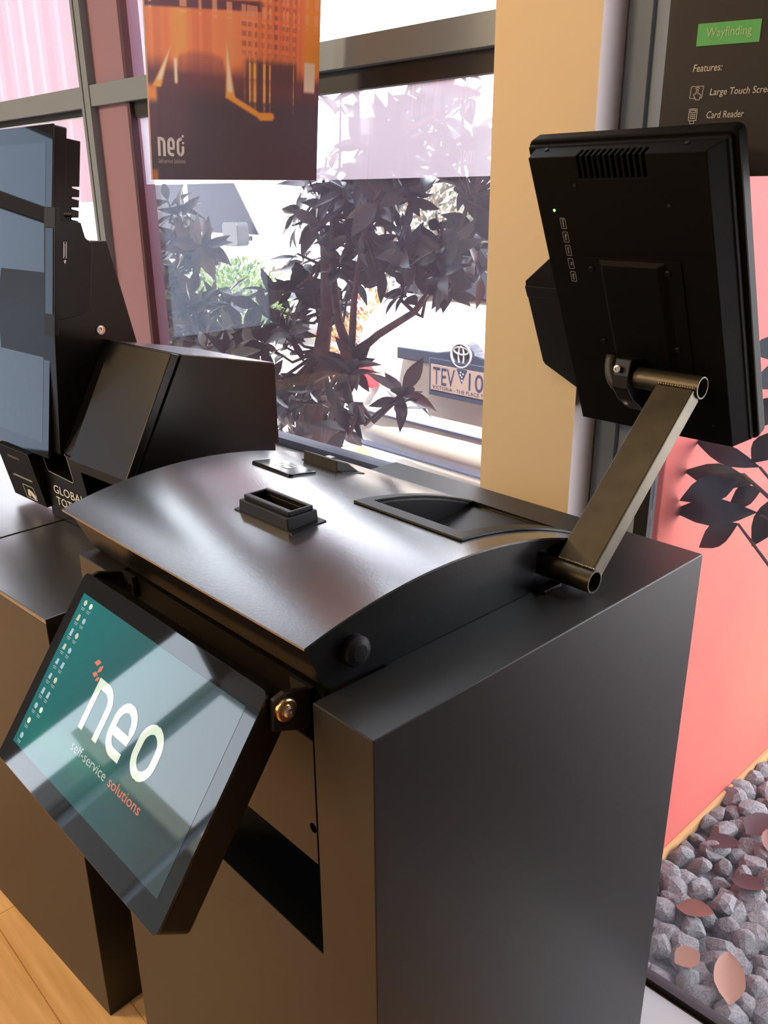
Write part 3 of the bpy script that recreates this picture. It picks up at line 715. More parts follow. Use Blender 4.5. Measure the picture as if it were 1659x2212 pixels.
# clamp holding the tube
cl = MB()
cx0, cx1 = -0.708, -0.680
cpoly = [(UP.y-0.026, UP.z+0.005), (UP.y-0.020, UP.z+0.030), (UP.y+0.026, UP.z+0.026), (UP.y+0.036, UP.z-0.020), (UP.y+0.046, UP.z-0.050), (UP.y+0.030, UP.z-0.058), (UP.y-0.006, UP.z-0.036), (UP.y-0.024, UP.z-0.016)]
clamp = part('clamp_block', MB().prism(cpoly, 0, cx0, cx1), M['black'], rmn, bevel=0.002)
cb = part('clamp_bolt', MB().lathe((-0.700, UP.y-0.021, UP.z+0.014), (0.25, -1, 0.15), [(0.0032, 0), (0.0032, 0.006), (0.0055, 0.006), (0.0055, 0.0115), (0.003, 0.0118), (0.0028, 0.009)], 20), M['steel'], clamp)
part('clamp_bolt', MB().lathe((-0.697, UP.y+0.004, UP.z-0.041), (0.1, -1, -0.5), [(0.0052, 0), (0.0052, 0.003), (0.003, 0.0034), (0.0028, 0.001)], 20), M['steel'], clamp)
# cable in a sleeve
pts = []
for i in range(15):
    q = i/14
    x = -0.745 + 0.045*(q**1.6)
    v = 0.008 - 0.042*math.sin(q*1.45)
    wv = 0.001 + 0.030*math.sin(min(q*1.5, 1)*1.57)
    pts.append(tuple(RF((x, v, wv))))
cab = MB().tube(pts, 0.009, 14)
cab_o = part('cable', cab, M['cable'], rmn, smooth=True, label='ribbed cable sleeve')
for j in range(4):
    rb = MB(); off = (-0.0048 + 0.0032*j)
    rb.tube([tuple(Vector(p) + N2*0.0055 + T2*off*1.0 + Vector((off*0.6, 0, 0))) for p in pts], 0.0013, 8)
    part('cable_strand', rb, M['cable'], cab_o, smooth=True)

# ------------------------------------------------------------------ left plinth and left kiosk (turned 4 degrees)
PH = R(4.0)
LF = Fr((-1.36, 0.473, 0.0), (math.cos(PH), math.sin(PH), 0), (-math.sin(PH), math.cos(PH), 0), (0, 0, 1))
lp = thing('plinth', 'further charcoal pedestal with a seam across its top beside the timber floor', 'pedestal', LF((-0.5, 0.36, 0)))
part('body', MB(LF).box(-1.15, 0, 0, 0.74, 0, 0.926), M['plinth'], lp, bevel=0.0012)
part('top_panel', MB(LF).box(-0.427, 0, 0, 0.74, 0.926, 0.936), M['satin'], lp, bevel=0.0012)
part('top_panel', MB(LF).box(-1.15, -0.434, 0, 0.74, 0.926, 0.936), M['satin'], lp, bevel=0.0012)

lk = thing('touch_kiosk', 'tall portrait screen kiosk with a side printer box on the further pedestal', 'kiosk', LF((-0.42, 0.4, 0.936)))
# base with slots and lettering
bs = MB(LF).prism([(0.262, 0.937), (0.258, 1.100), (0.62, 1.100), (0.62, 0.937)], 0, -0.480, -0.105)
mouth = MB(LF).prism([(-0.482+0.004, 1.078), (-0.462, 1.045), (-0.352, 1.040), (-0.368, 1.106), (-0.478, 1.106)], 1, 0.20, 0.33)
mouth2 = MB(LF).prism([(-0.312, 1.074), (-0.300, 1.022), (-0.150, 1.022), (-0.150, 1.074)], 1, 0.20, 0.33)
lbase = link('base', boolean('base', bs, [mouth, mouth2], org(lk)), M['black'], lk, bevel=0.001)
FFR = Fr(LF((0, 0.2595, 0)), LF.a, Vector((0, 0, 1)), -LF.b)
rimm = MB(FFR); stroke(rimm, [(-0.480, 1.078), (-0.463, 1.046), (-0.355, 1.041), (-0.351, 1.046), (-0.369, 1.098), (-0.376, 1.101)], 0.0022, 0, 0.0008)
part('slot_edge', rimm, M['grey_ink'], lbase)
tx = text_mb('GLOBAL', FFR, -0.4475, 0.9990, width=0.135, height=0.0190, ext=0.0012)
tx2 = text_mb('TOTE', FFR, -0.4400, 0.9730, width=0.085, height=0.0190, ext=0.0018)
part('lettering', tx, M['white_ink'], lbase)
part('lettering', tx2, M['white_ink'], lbase)
# note acceptor module under the screen
mf = [(0.252, 0.955), (0.226, 1.087), (0.300, 1.087), (0.300, 0.955)]
mo = part('note_module', MB(LF).prism(mf, 0, -0.640, -0.482), M['black'], lk, bevel=0.0015)
mu = Vector((0, 0, 0)) + (LF.b*(0.226-0.252) + Vector((0, 0, 0.132))); mu.normalize()
MFR = Fr(LF((0, 0.252, 0.955)), LF.a, mu, LF.a.cross(mu))
part('note_slot', MB(MFR).box(-0.600, -0.508, 0.0590, 0.0620, -0.001, 0.0015), M['grey_ink'], mo)
part('slot_lettering', text_mb('BANKNOTE', MFR, -0.592, 0.108, width=0.055, height=0.0065, ext=0.0008), M['grey_ink'], mo)
nm_ = MB(MFR); stroke(nm_, rrect(-0.570, -0.518, 0.008, 0.042, 0.003), 0.0016, 0, 0.0009, closed=True)
nm_.add([(-0.560, 0.014, .0009), (-0.548, 0.012, .0009), (-0.540, 0.034, .0009), (-0.554, 0.030, .0009)], [[0, 1, 2, 3]])
nm_.add([(-0.542, 0.018, .0009), (-0.524, 0.006, .0009), (-0.520, 0.020, .0009), (-0.532, 0.030, .0009), (-0.542, 0.032, .0009)], [[0, 1, 2, 3, 4]])
part('note_icon', nm_, M['white_ink'], mo)
# leaning screen
ST = (LF.b*0.111 + Vector((0, 0, 0.663))).normalized()
SN = LF.a.cross(ST)                                     # towards the front
SF = Fr(LF((-0.413, 0.24, 1.089)), LF.a, ST, SN)        # u from the right edge, v up, w out of the glass
sc = part('screen_case', MB(SF).prism(rrect(-0.455, 0, 0, 0.675, 0.004), 2, -0.030, -0.004), M['plastic'], lk, bevel=0.001)
case = MB(SF).box(-0.445, -0.004, 0.02, 0.655, -0.062, -0.028)
cut = MB(SF)
for i in range(6):
    vv = 0.560 - i*0.0205
    cut.add(
        [(-0.04, vv, -0.07), (-0.04, vv+0.002, -0.046), (-0.04, vv+0.005, -0.046), (-0.04, vv+0.008, -0.07), (0.01, vv, -0.07), (0.01, vv+0.002, -0.046), (0.01, vv+0.005, -0.046), (0.01, vv+0.008, -0.07)],
        [[0, 1, 2, 3], [7, 6, 5, 4], [0, 4, 5, 1], [1, 5, 6, 2], [2, 6, 7, 3], [3, 7, 4, 0]])
link('rear_case', boolean('rear_case', case, [cut], org(lk)), M['plastic'], lk, bevel=0.001)
gb = part('screen_glass', MB(SF).box(-0.456, 0.001, -0.001, 0.676, -0.004, 0.0), M['bezelglass'], lk, bevel=0.0006)
part('display', MB(SF).box(-0.430, -0.026, 0.030, 0.642, 0.0, 0.0003), M['screen_off'], gb)
# card reader on the screen's right edge
cpo = [(0.3185, 1.600), (0.3150, 1.573), (0.360, 1.570), (0.366, 1.540), (0.380, 1.528), (0.358, 1.402), (0.346, 1.390), (0.2865, 1.382), (0.2790, 1.352), (0.270, 1.350), (0.3085, 1.600)]
cdr = part('card_reader', MB(LF).prism(cpo, 0, -0.412, -0.366), M['plastic'], lk, bevel=0.0015)
part('reader_face', MB(LF).prism([(0.3015, 1.562), (0.3050, 1.562), (0.2790, 1.394), (0.2755, 1.394)], 0, -0.404, -0.372), M['gloss'], cdr, bevel=0.0008)
RFR = Fr(LF((-0.3635, 0, 0)), LF.b, Vector((0, 0, 1)), LF.a)
rii = MB(RFR)
stroke(rii, [(0.3155, 1.534), (0.3215, 1.534), (0.3165, 1.503), (0.3105, 1.503)], 0.0014, 0, 0.0006, closed=True)
stroke(rii, [(0.3180, 1.531), (0.3135, 1.506)], 0.0010, 0, 0.0006)
rii.add([(0.310, 1.499, .0006), (0.316, 1.499, .0006), (0.3120, 1.491, .0006)], [[0, 1, 2]])
part('reader_icon', rii, M['white_ink'], cdr)
part('screw', MB(LF).lathe((-0.366, 0.345, 1.585), (1, 0, 0), [(0.005, -0.03), (0.005, 0.001), (0.003, 0.0014)], 14), M['matte'], cdr)
# support column
part('column', MB(LF).prism([(0.320, 1.534), (0.424, 1.531), (0.470, 1.313), (0.520, 1.10), (0.255, 1.10), (0.285, 1.40)], 0, -0.640, -0.385), M['black'], lk, bevel=0.001)
lock = part('lock', MB(LF).lathe((-0.3855, 0.384, 1.350), (1, 0, 0), [(0.0098, 0), (0.0102, 0.002), (0.0098, 0.004), (0.0066, 0.0044), (0.0064, 0.003), (0.0045, 0.003), (0.0042, 0.0046), (0.001, 0.0048)], 28), M['steel'], lk, label='round silver lock')
part('key_slot', MB(LF).box(-0.3812, -0.3806, 0.3832, 0.3852, 1.350, 1.355), M['hole'], lock)
# printer box
dl = (0.130, 0.224)
pb = part('printer_box', MB(LF).prism([(0.262, 1.1005), (0.391, 1.326), (0.626, 1.276), (0.626, 1.1005)], 0, -0.385, -0.100), M['black'], lk, bevel=0.001)
part('roof_panel', MB(LF).prism([(0.392, 1.3265), (0.3925, 1.329), (0.500, 1.3065), (0.4995, 1.304)], 0, -0.384, -0.101).prism([(0.503, 1.3030), (0.5035, 1.3055), (0.626, 1.2790), (0.6255, 1.2765)], 0, -0.384, -0.101), M['cover'], pb)
part('printer_door', MB(LF).prism([(0.239, 1.104), (0.368, 1.334), (0.387, 1.3285), (0.258, 1.101)], 0, -0.318, -0.100), M['black'], lk, bevel=0.002)

# ------------------------------------------------------------------ hanging poster (its bottom swung a little aside)
pu = Vector((0, 1, 0)); lean = Vector((0.100, 0.0, 1.0)).normalized()
PX = Vector((-1.55, 0.866, 1.648))
PFR = Fr(PX, pu, lean, pu.cross(lean))
po = thing('poster', 'dark printed board of orange city lights hanging in front of the middle window', 'poster', PX)
PW, PHH = 0.395, 0.60
part('board', MB(PFR).box(0, PW, 0, PHH, -0.006, -0.0002), M['paper'], po)
def nightpic(U, V):
    rng = np.random.RandomState(3)
    h = V*PHH*1.25; x = U
    c = np.zeros(U.shape+(3,)); c[:] = (0.070, 0.064, 0.066)
    def mix(cc, a, col): return cc*(1-a[..., None]) + np.array(col)*a[..., None]
    def sm(e0, e1, z): t_ = np.clip((z-e0)/(e1-e0), 0, 1); return t_*t_*(3-2*t_)
    nz = rng.rand(160); nz = np.convolve(nz, np.ones(3)/3, 'same'); col = np.interp(x*159, np.arange(160), nz)
    nz2 = rng.rand(90); col2 = np.interp(x*89, np.arange(90), nz2); row = np.interp(h*130, np.arange(120), rng.rand(120))
    # brown haze
    c = mix(c, sm(0.16, 0.235, h)*0.9, (0.17, 0.075, 0.065))
    c = mix(c, sm(-0.02, 0.16, 0.27-x)*sm(0.02, 0.12, h)*(0.35+0.5*col), (0.13, 0.080, 0.078))
    # orange glow of the quay fronts reflected in the water
    glow = sm(0.225, 0.275, h)
    c = mix(c, glow*0.95, (0.62, 0.22, 0.085))
    c = mix(c, glow*np.clip(col*1.4-0.45, 0, 1)*0.8, (0.80, 0.34, 0.11))
    c = mix(c, glow*np.exp(-((x-0.17)/0.05)**2)*0.8, (0.90, 0.38, 0.09))
    c = mix(c, glow*np.exp(-((x-0.46)/0.09)**2)*0.6, (0.88, 0.35, 0.11))
    c = mix(c, glow*sm(0.86, 0.93, x)*0.95, (0.92, 0.33, 0.05))
    # dark arch and dark bands
    arch = sm(0, 0.02, 0.295 + 0.012*np.sqrt(np.clip(1-((x-0.285)/0.125)**2, 0, 1)) - 0.02 - h)*(np.abs(x-0.285) < 0.125)*sm(0.228, 0.250, h)
    c = mix(c, arch*0.55, (0.22, 0.09, 0.08))
    c = mix(c, sm(0.19, 0.25, h)*sm(0.50, 0.56, x)*sm(0, 0.02, 0.86-x)*sm(0, 0.02, 0.285-h)*0.9, (0.085, 0.064, 0.062))
    win = ((np.mod(x*26, 1) > 0.35) & (np.mod(h*48, 1) > 0.45)).astype(float)*sm(0.27, 0.30, h)*sm(0.47, 0.52, x)*np.clip(col2*1.3, 0, 1)*sm(0, 0.02, 0.86-x)
    c = mix(c, win*0.8, (0.17, 0.075, 0.075))
    # slanting dark roof band at the top
    yb = 0.352 + 0.035*x
    band = sm(0, 0.006, h-yb)*sm(0, 0.006, yb+0.028-h)*sm(0, 0.05, 0.66-x)
    c = mix(c, band, (0.12, 0.062, 0.068))
    spk = sm(0.32, 0.36, h)*((col > 0.55) & (row > 0.55)).astype(float)
    c = mix(c, spk*0.6, (0.75, 0.42, 0.20))
    # yellow streaks of lamps
    st = sm(0.66, 0.78, col)*sm(0.47, 0.50, x)*sm(0, 0.03, 0.90-x)*sm(0.150, 0.20, h)*sm(0, 0.03, 0.285-h)*np.clip(row*1.5, 0, 1)
    c = mix(c, np.clip(st*1.3, 0, 1), (0.85, 0.46, 0.09))
    # bright white window patch, right
    pw = sm(0.895, 0.905, x)*sm(0, 0.01, 0.975-x)*sm(0.208, 0.218, h)*sm(0, 0.006, 0.283-h)
    c = mix(c, pw, (0.86, 0.66, 0.40))
    # two flames of light
    for cx, hb, ht, wd, sl in ((0.435, 0.183, 0.310, 0.030, -0.02), (0.085, 0.196, 0.290, 0.026, 0.09)):
        tt = np.clip((h-hb)/(ht-hb), 0, 1)
        ctr = cx + sl*(tt-0.5)
        half = wd*(1.15-tt)
        a = sm(0, 0.014, half-np.abs(x-ctr))*sm(0, 0.004, h-hb)*sm(0, 0.02, ht-h)
        c = mix(c, a*0.85, (0.95, 0.46, 0.09))
        half2 = half*0.62
        a = sm(0, 0.012, half2-np.abs(x-ctr))*sm(0, 0.01, h-hb-0.012)*sm(0, 0.02, ht-h)
        c = mix(c, a, (1.0, 0.80, 0.50))
    a = sm(0, 0.01, 0.012-np.abs(x-0.145))*sm(0.205, 0.213, h)*sm(0, 0.005, 0.262-h)
    c = mix(c, a, (0.9, 0.70, 0.42))
    # bent neon bar
    def seg(p, q, wd):
        px, py = p; qx, qy = q; X = x*PW; Y = h
        dx, dy = (qx-px), (qy-py); L2 = dx*dx+dy*dy
        t_ = np.clip(((X-px)*dx+(Y-py)*dy)/L2, 0, 1)
        return np.hypot(X-px-t_*dx, (Y-py-t_*dy)*0.9) - wd
    d_ = np.minimum(seg((0.176, 0.187), (0.248, 0.149), 0.0052), seg((0.248, 0.149), (0.272, 0.150), 0.0075))
    c = mix(c, sm(0, 0.006, 0.003-d_), (0.92, 0.38, 0.05))
    # dim orange edge bottom left
    c = mix(c, sm(0, 0.01, 0.035-x)*sm(0, 0.012, 0.028-h), (0.35, 0.15, 0.05))
    c = mix(c, sm(0, 0.02, 0.05-x)*sm(0.16, 0.18, h)*sm(0, 0.02, 0.21-h), (0.70, 0.28, 0.07))
    return np.clip(c*np.array([1.5, 1.42, 1.85]), 0, 1)
pic = picture_grid('picture', PFR, 0, PW, 0, PHH, 190, 320, nightpic, M['picture'], po, 0.0)
lgm = MB(PFR); neo_logo(lgm, 0.0130, 0.0415, 0.056, 0.0330, 0.0056, dots=True)
part('logo', lgm, M['white_ink'], pic)
part('logo_caption', text_mb('Self-service Solutions', PFR, 0.0130, 0.0295, width=0.0580, height=0.0080, ext=0.0006), mat('poster caption', (0.55, 0.50, 0.46), 0.6), pic)
for yy in (0.03, PW-0.03):
    part('hanging_wire', MB().tube([tuple(PFR((yy, PHH, -0.003))), (PFR((yy, PHH, 0)).x, PFR((yy, PHH, 0)).y, ZC)], 0.0008, 6), M['steel'], po)

# ------------------------------------------------------------------ black sign board, right
yw = R(20)
BD = Fr((-0.682, 1.17, 1.709), (math.cos(yw), math.sin(yw), 0), (0, 0, 1), (math.sin(yw), -math.cos(yw), 0))
bo = thing('sign_board', 'black feature list sign with a green tag hanging before the right window', 'sign', (-0.682, 1.17, 1.64))
BZ = -0.071
part('board', MB(BD).box(0, 0.46, BZ, 0.62, -0.008, 0.0), M['signblack'], bo, bevel=0.0005)
gr = part('green_tag', MB(BD).box(0.0388, 0.1166, 0.0912, 0.1176, 0.0002, 0.0008), M['green'], bo)
part('tag_lettering', text_mb('Wayfinding', BD, 0.0500, 0.0975, width=0.0560, height=0.0145, ext=0.0012), M['tag_ink'], gr)
def addtext(dst, src):
    n0 = len(dst.v); dst.v += src.v; dst.f += [[q+n0 for q in f] for f in src.f]; dst.mi += src.mi
part('heading', text_mb('Features:', BD, 0.0380, 0.0607, width=0.0370, height=0.0088, ext=0.0006, shear=0.18), M['white_ink'], bo)
part('lettering', text_mb('Large Touch Screen', BD, 0.0630, 0.0285, width=0.0800, height=0.0112, ext=0.0006, shear=0.12), M['white_ink'], bo)
part('lettering', text_mb('Card Reader', BD, 0.0620, 0.0030, width=0.0470, height=0.0088, ext=0.0006, shear=0.12), M['white_ink'], bo)
ig = MB(BD)
stroke(ig, [(0.0440, 0.0285), (0.0375, 0.0285), (0.0385, 0.0430), (0.0540, 0.0430), (0.0530, 0.0285), (0.0505, 0.0285)], 0.0008, 0, 0.0006)
stroke(ig, [(0.0455, 0.0395), (0.0450, 0.0330), (0.0430, 0.0345), (0.0420, 0.0330), (0.0455, 0.0265), (0.0500, 0.0265), (0.0515, 0.0325), (0.0490, 0.0340), (0.0475, 0.0345), (0.0475, 0.0395), (0.0455, 0.0395)], 0.0008, 0, 0.0006)
stroke(ig, arc(0.0465, 0.0390, 0.0028, 0.0028, 20, 160, 6), 0.0007, 0, 0.0006)
stroke(ig, rrect(0.0388, 0.0490, 0.0010, 0.0155, 0.001, 2), 0.0008, 0, 0.0006, closed=True)
stroke(ig, rrect(0.0405, 0.0473, 0.0110, 0.0140, 0.0005, 2), 0.0008, 0, 0.0006, closed=True)
for i in range(3):
    for j in range(3):
        x, y = 0.0408+0.0024*i, 0.0080-0.0024*j
        ig.add([(x, y, .0006), (x+0.0016, y, .0006), (x+0.0016, y+0.0013, .0006), (x, y+0.0013, .0006)], [[0, 1, 2, 3]])
stroke(ig, [(0.0412, 0.0010), (0.0412, -0.0030), (0.0460, -0.0030), (0.0460, 0.0010)], 0.0008, 0, 0.0006)
part('icons', ig, M['white_ink'], bo)
for xx in (0.05, 0.40):
    part('hanging_wire', MB(BD).tube([(xx, 0.62, -0.004), (xx, ZC-1.709, -0.004)], 0.0008, 6), M['steel'], bo)

# ------------------------------------------------------------------ plants
def leaf(mb, base, tip, wd, nrm, mi=0, fold=0.25, droop=0.12, shape=(0.04, 0.55, 0.92, 1.0, 0.80, 0.42, 0.02)):
    base = Vector(base); tip = Vector(tip); d = tip-base; L = d.length; d.normalize()
    s = d.cross(Vector(nrm))
    if s.length < 1e-4: s = d.orthogonal()
    s.normalize(); n = s.cross(d).normalized()
    vs = []; fs = []
    prof_ = shape
    for i in range(7):
        t_ = i/6; h_ = wd/2*prof_[i]
        c = base + d*(L*t_) - n*(droop*L*t_*t_)
        vs += [tuple(c - s*h_ + n*(fold*h_)), tuple(c), tuple(c + s*h_ + n*(fold*h_))]
    for i in range(6):
        a = i*3
        fs += [[a, a+1, a+4, a+3], [a+1, a+2, a+5, a+4]]
    mb.add(vs, fs, mi)

def whorl(mb, tip, axis, rnd, n=7, L=0.12, wd=0.045, mis=(0,)):
    tip = Vector(tip); ax = Vector(axis).normalized(); u = ax.orthogonal().normalized(); v = ax.cross(u)
    a0 = rnd.uniform(0, 6.28)
    for i in range(n):
        a = a0 + i*2.4 + rnd.uniform(-.3, .3)
        rad = u*math.cos(a) + v*math.sin(a)
        el = rnd.uniform(-0.35, 0.75)
        d = (rad + ax*el).normalized()
        ll = L*rnd.uniform(0.7, 1.2)
        b = tip - ax*rnd.uniform(0, 0.05)
        nn = (ax - d*ax.dot(d) + Vector((rnd.uniform(-.4, .4), rnd.uniform(-.4, .4), rnd.uniform(-.2, .2)))).normalized()
        leaf(mb, b, b + d*ll, wd*rnd.uniform(0.8, 1.15)*ll/L, nn, rnd.choice(mis), droop=rnd.uniform(0.05, 0.3))

def magnolia(name, label, root, trunks, canopy, nclus, seed, mats, L=0.12, loc=None):
    """trunks: list of (points, radii); canopy: list of (centre, radii, count)"""
    rnd = random.Random(seed)
    t_ = thing(name, label, 'tree', root)
    tb = MB()
    tip_pts = []
    for pts_, rr in trunks:
        tb.tube(pts_, rr, 12); tip_pts += [Vector(p) for p in pts_[len(pts_)//2:]]
    part('trunk', tb, M['bark'], t_, smooth=True)
    tw = MB(); lv = MB()
    for c, r_, cnt in canopy:
        for i in range(cnt):
            while True:
                q = Vector((rnd.uniform(-1, 1), rnd.uniform(-1, 1), rnd.uniform(-1, 1)))
                if q.length <= 1: break
            p = Vector((c[0]+q.x*r_[0], c[1]+q.y*r_[1], c[2]+q.z*r_[2]))
            near = min(tip_pts, key=lambda z: (z-p).length)
            ax = (p-near).normalized()*0.5 + Vector((rnd.uniform(-.5, .5), rnd.uniform(-.5, .5), rnd.uniform(-.1, .8)))
            mid = (p+near)/2 + Vector((rnd.uniform(-.04, .04), rnd.uniform(-.04, .04), rnd.uniform(-.08, 0.0)))
            tw.tube([tuple(near), tuple(mid), tuple(p)], [0.008, 0.006, 0.004], 6)
            whorl(lv, p, ax, rnd, rnd.randint(6, 9), L, L*0.38, tuple(range(len(mats))))
    part('twigs', tw, M['bark'], t_, smooth=True)
    part('foliage', lv, mats, t_, smooth=True)
    return t_

# garden bed at ground level outside
solo('garden_bed', MB().box(-5.6, -1.15, 1.58, 2.75, -0.03, 0.0), M['soil'], 'dark soil bed at the foot of the magnolias outside the middle window', 'garden bed', (-3.4, 2.2, -0.03))
def rocky(c, r, seed, sub=2, squash=(1, 1, 1)):
    rnd = random.Random(seed); bm = bmesh.new(); bmesh.ops.create_icosphere(bm, subdivisions=sub, radius=1.0)
    pl_ = [(Vector((rnd.gauss(0, 1), rnd.gauss(0, 1), rnd.gauss(0, 1))).normalized(), rnd.uniform(0.55, 0.9)) for _ in range(9)]
    for v in bm.verts:
        for n_, d_ in pl_:
            k_ = v.co.dot(n_)
            if k_ > d_: v.co -= n_*(k_-d_)
        v.co = Vector((v.co.x*squash[0], v.co.y*squash[1], v.co.z*squash[2]))*r
    me_ = bpy.data.meshes.new('stone'); bm.to_mesh(me_); bm.free()
    return me_
rk = link('boulder', rocky((0, 0, 0), 0.17, 11, 3, (1.3, 0.9, 0.8)), M['rock']); rk.location = (-4.12, 3.58, 0.05); ORG[rk.name] = Vector(rk.location)
tag(rk, 'yellowish rock low at the foot of the red shrub', 'rock'); smooth_by_angle(rk, 25)

magnolia('magnolia_tree', 'dark leaved magnolia with forked brown trunks outside the middle window', (-2.67, 2.11, 0.0),
    [([(-2.76, 2.14, -0.02), (-2.72, 2.13, 0.40), (-2.66, 2.10, 0.75), (-2.58, 2.06, 0.90), (-2.46, 2.00, 1.08), (-2.46, 2.03, 1.22), (-2.52, 2.08, 1.40), (-2.56, 2.10, 1.60)], [0.050, 0.045, 0.040, 0.037, 0.030, 0.024, 0.018, 0.010]),
     ([(-2.58, 2.08, -0.02), (-2.52, 2.05, 0.40), (-2.43, 2.00, 0.76), (-2.31, 1.95, 0.92), (-2.18, 1.90, 1.10), (-2.24, 1.90, 1.21), (-2.30, 1.93, 1.36), (-2.32, 1.95, 1.55)], [0.032, 0.029, 0.026, 0.023, 0.020, 0.015, 0.012, 0.008]),
     ([(-2.18, 1.90, 1.10), (-2.10, 1.95, 1.18), (-1.98, 2.00, 1.26), (-1.86, 2.02, 1.40), (-1.80, 2.05, 1.60)], [0.015, 0.013, 0.011, 0.009, 0.006]),
     ([(-2.18, 1.90, 1.11), (-2.17, 1.91, 1.30), (-2.14, 1.93, 1.50), (-2.10, 1.95, 1.72)], [0.013, 0.011, 0.009, 0.006]),
     ([(-2.36, 1.97, 0.87), (-2.22, 1.80, 0.97), (-2.00, 1.66, 1.03), (-1.80, 1.60, 1.05)], [0.012, 0.010, 0.008, 0.005])],
    [((-2.00, 2.00, 1.58), (0.44, 0.22, 0.26), 34), ((-2.45, 2.10, 1.50), (0.34, 0.20, 0.28), 22), ((-1.92, 1.98, 1.42), (0.28, 0.16, 0.10), 14),
     ((-1.95, 2.05, 1.85), (0.50, 0.20, 0.16), 26), ((-2.62, 2.00, 1.20), (0.22, 0.16, 0.20), 12), ((-1.66, 1.62, 1.10), (0.05, 0.04, 0.03), 2), ((-1.90, 1.62, 1.00), (0.08, 0.04, 0.03), 2), ((-2.15, 1.84, 1.08), (0.10, 0.06, 0.05), 3), ((-2.3, 1.78, 0.92), (0.12, 0.08, 0.05), 3), ((-2.70, 1.95, 0.90), (0.26, 0.14, 0.10), 9), ((-3.0, 2.2, 0.62), (0.45, 0.20, 0.22), 16)],
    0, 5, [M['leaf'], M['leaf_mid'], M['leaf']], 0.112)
magnolia('magnolia_shrub', 'olive leaved magnolia shrub outside beside the maroon window post', (-3.54, 1.95, 0.0),
    [([(-3.54, 1.95, -0.02), (-3.50, 1.95, 0.77), (-3.46, 1.95, 1.0), (-3.40, 1.96, 1.25), (-3.36, 1.98, 1.50)], [0.022, 0.018, 0.015, 0.011, 0.006]),
     ([(-3.16, 1.90, -0.02), (-3.10, 1.90, 0.77), (-3.05, 1.92, 1.0), (-2.98, 1.95, 1.22)], [0.018, 0.014, 0.011, 0.006])],
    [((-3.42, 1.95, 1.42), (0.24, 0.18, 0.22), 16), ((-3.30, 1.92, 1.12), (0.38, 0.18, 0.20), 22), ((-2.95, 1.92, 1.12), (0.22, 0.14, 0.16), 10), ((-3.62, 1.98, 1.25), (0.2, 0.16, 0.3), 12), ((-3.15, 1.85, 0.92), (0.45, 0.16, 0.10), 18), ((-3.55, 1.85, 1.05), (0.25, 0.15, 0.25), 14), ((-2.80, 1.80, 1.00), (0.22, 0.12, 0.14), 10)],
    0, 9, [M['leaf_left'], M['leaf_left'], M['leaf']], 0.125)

# branch in the right window
rg = thing('magnolia_sapling', 'dark magnolia branch in front of the coral wall outside the right window', 'tree', (-0.42, 1.66, -0.02))
part('trunk', MB().tube([(-0.42, 1.66, -0.02), (-0.44, 1.65, 0.6), (-0.50, 1.63, 1.0), (-0.56, 1.62, 1.35), (-0.60, 1.62, 1.6)], [0.016, 0.014, 0.011, 0.008, 0.004], 10), M['bark'], rg, smooth=True)
lv = MB()
LL = [((-0.655, 1.600, 1.085), (-0.810, 1.600, 1.082), 0.052, 0), ((-0.672, 1.588, 1.105), (-0.795, 1.575, 1.012), 0.058, 0), ((-0.640, 1.600, 1.030), (-0.825, 1.590, 0.985), 0.056, 0),
      ((-0.672, 1.598, 0.998), (-0.752, 1.592, 0.925), 0.050, 0), ((-0.640, 1.605, 1.075), (-0.700, 1.600, 1.035), 0.045, 0), ((-0.655, 1.62, 1.115), (-0.812, 1.63, 1.135), 0.042, 0),
      ((-0.62, 1.60, 1.355), (-0.705, 1.60, 1.340), 0.042, 1), ((-0.61, 1.60, 1.32), (-0.690, 1.60, 1.270), 0.045, 1), ((-0.63, 1.60, 1.26), (-0.685, 1.60, 1.19), 0.050, 0),
      ((-0.62, 1.60, 1.20), (-0.665, 1.60, 1.12), 0.05, 0), ((-0.60, 1.61, 1.08), (-0.64, 1.60, 0.95), 0.05, 0), ((-0.60, 1.60, 1.02), (-0.52, 1.58, 0.93), 0.05, 0), ((-0.58, 1.61, 1.10), (-0.48, 1.60, 1.15), 0.05, 0), ((-0.56, 1.6, 1.3), (-0.46, 1.6, 1.36), 0.05, 0)]
stem_pts = [Vector((-0.436, 1.652, 0.55)), Vector((-0.50, 1.63, 1.0)), Vector((-0.47, 1.64, 0.80)), Vector((-0.53, 1.625, 1.18)), Vector((-0.56, 1.62, 1.35))]
for b_, t2_, wd, mi in LL:
    rd = random.Random(b_[2]*1000)
    leaf(lv, b_, t2_, wd, (0.35 + rd.uniform(-.25, .25), -0.9, 0.35 + rd.uniform(-.3, .3)), mi, fold=0.3, droop=0.14)
    q = min([p for p in stem_pts if p.z < b_[2]], key=lambda p: (p - Vector(b_)).length)
    mid = (q + Vector(b_))/2 + Vector((0, 0, -0.012))
    part('twig', MB().tube([tuple(q), tuple(mid), b_], [0.005, 0.004, 0.0028], 8), M['bark'], rg, smooth=True)
part('foliage', lv, [M['leaf_dark'], M['leaf_teal']], rg, smooth=True)

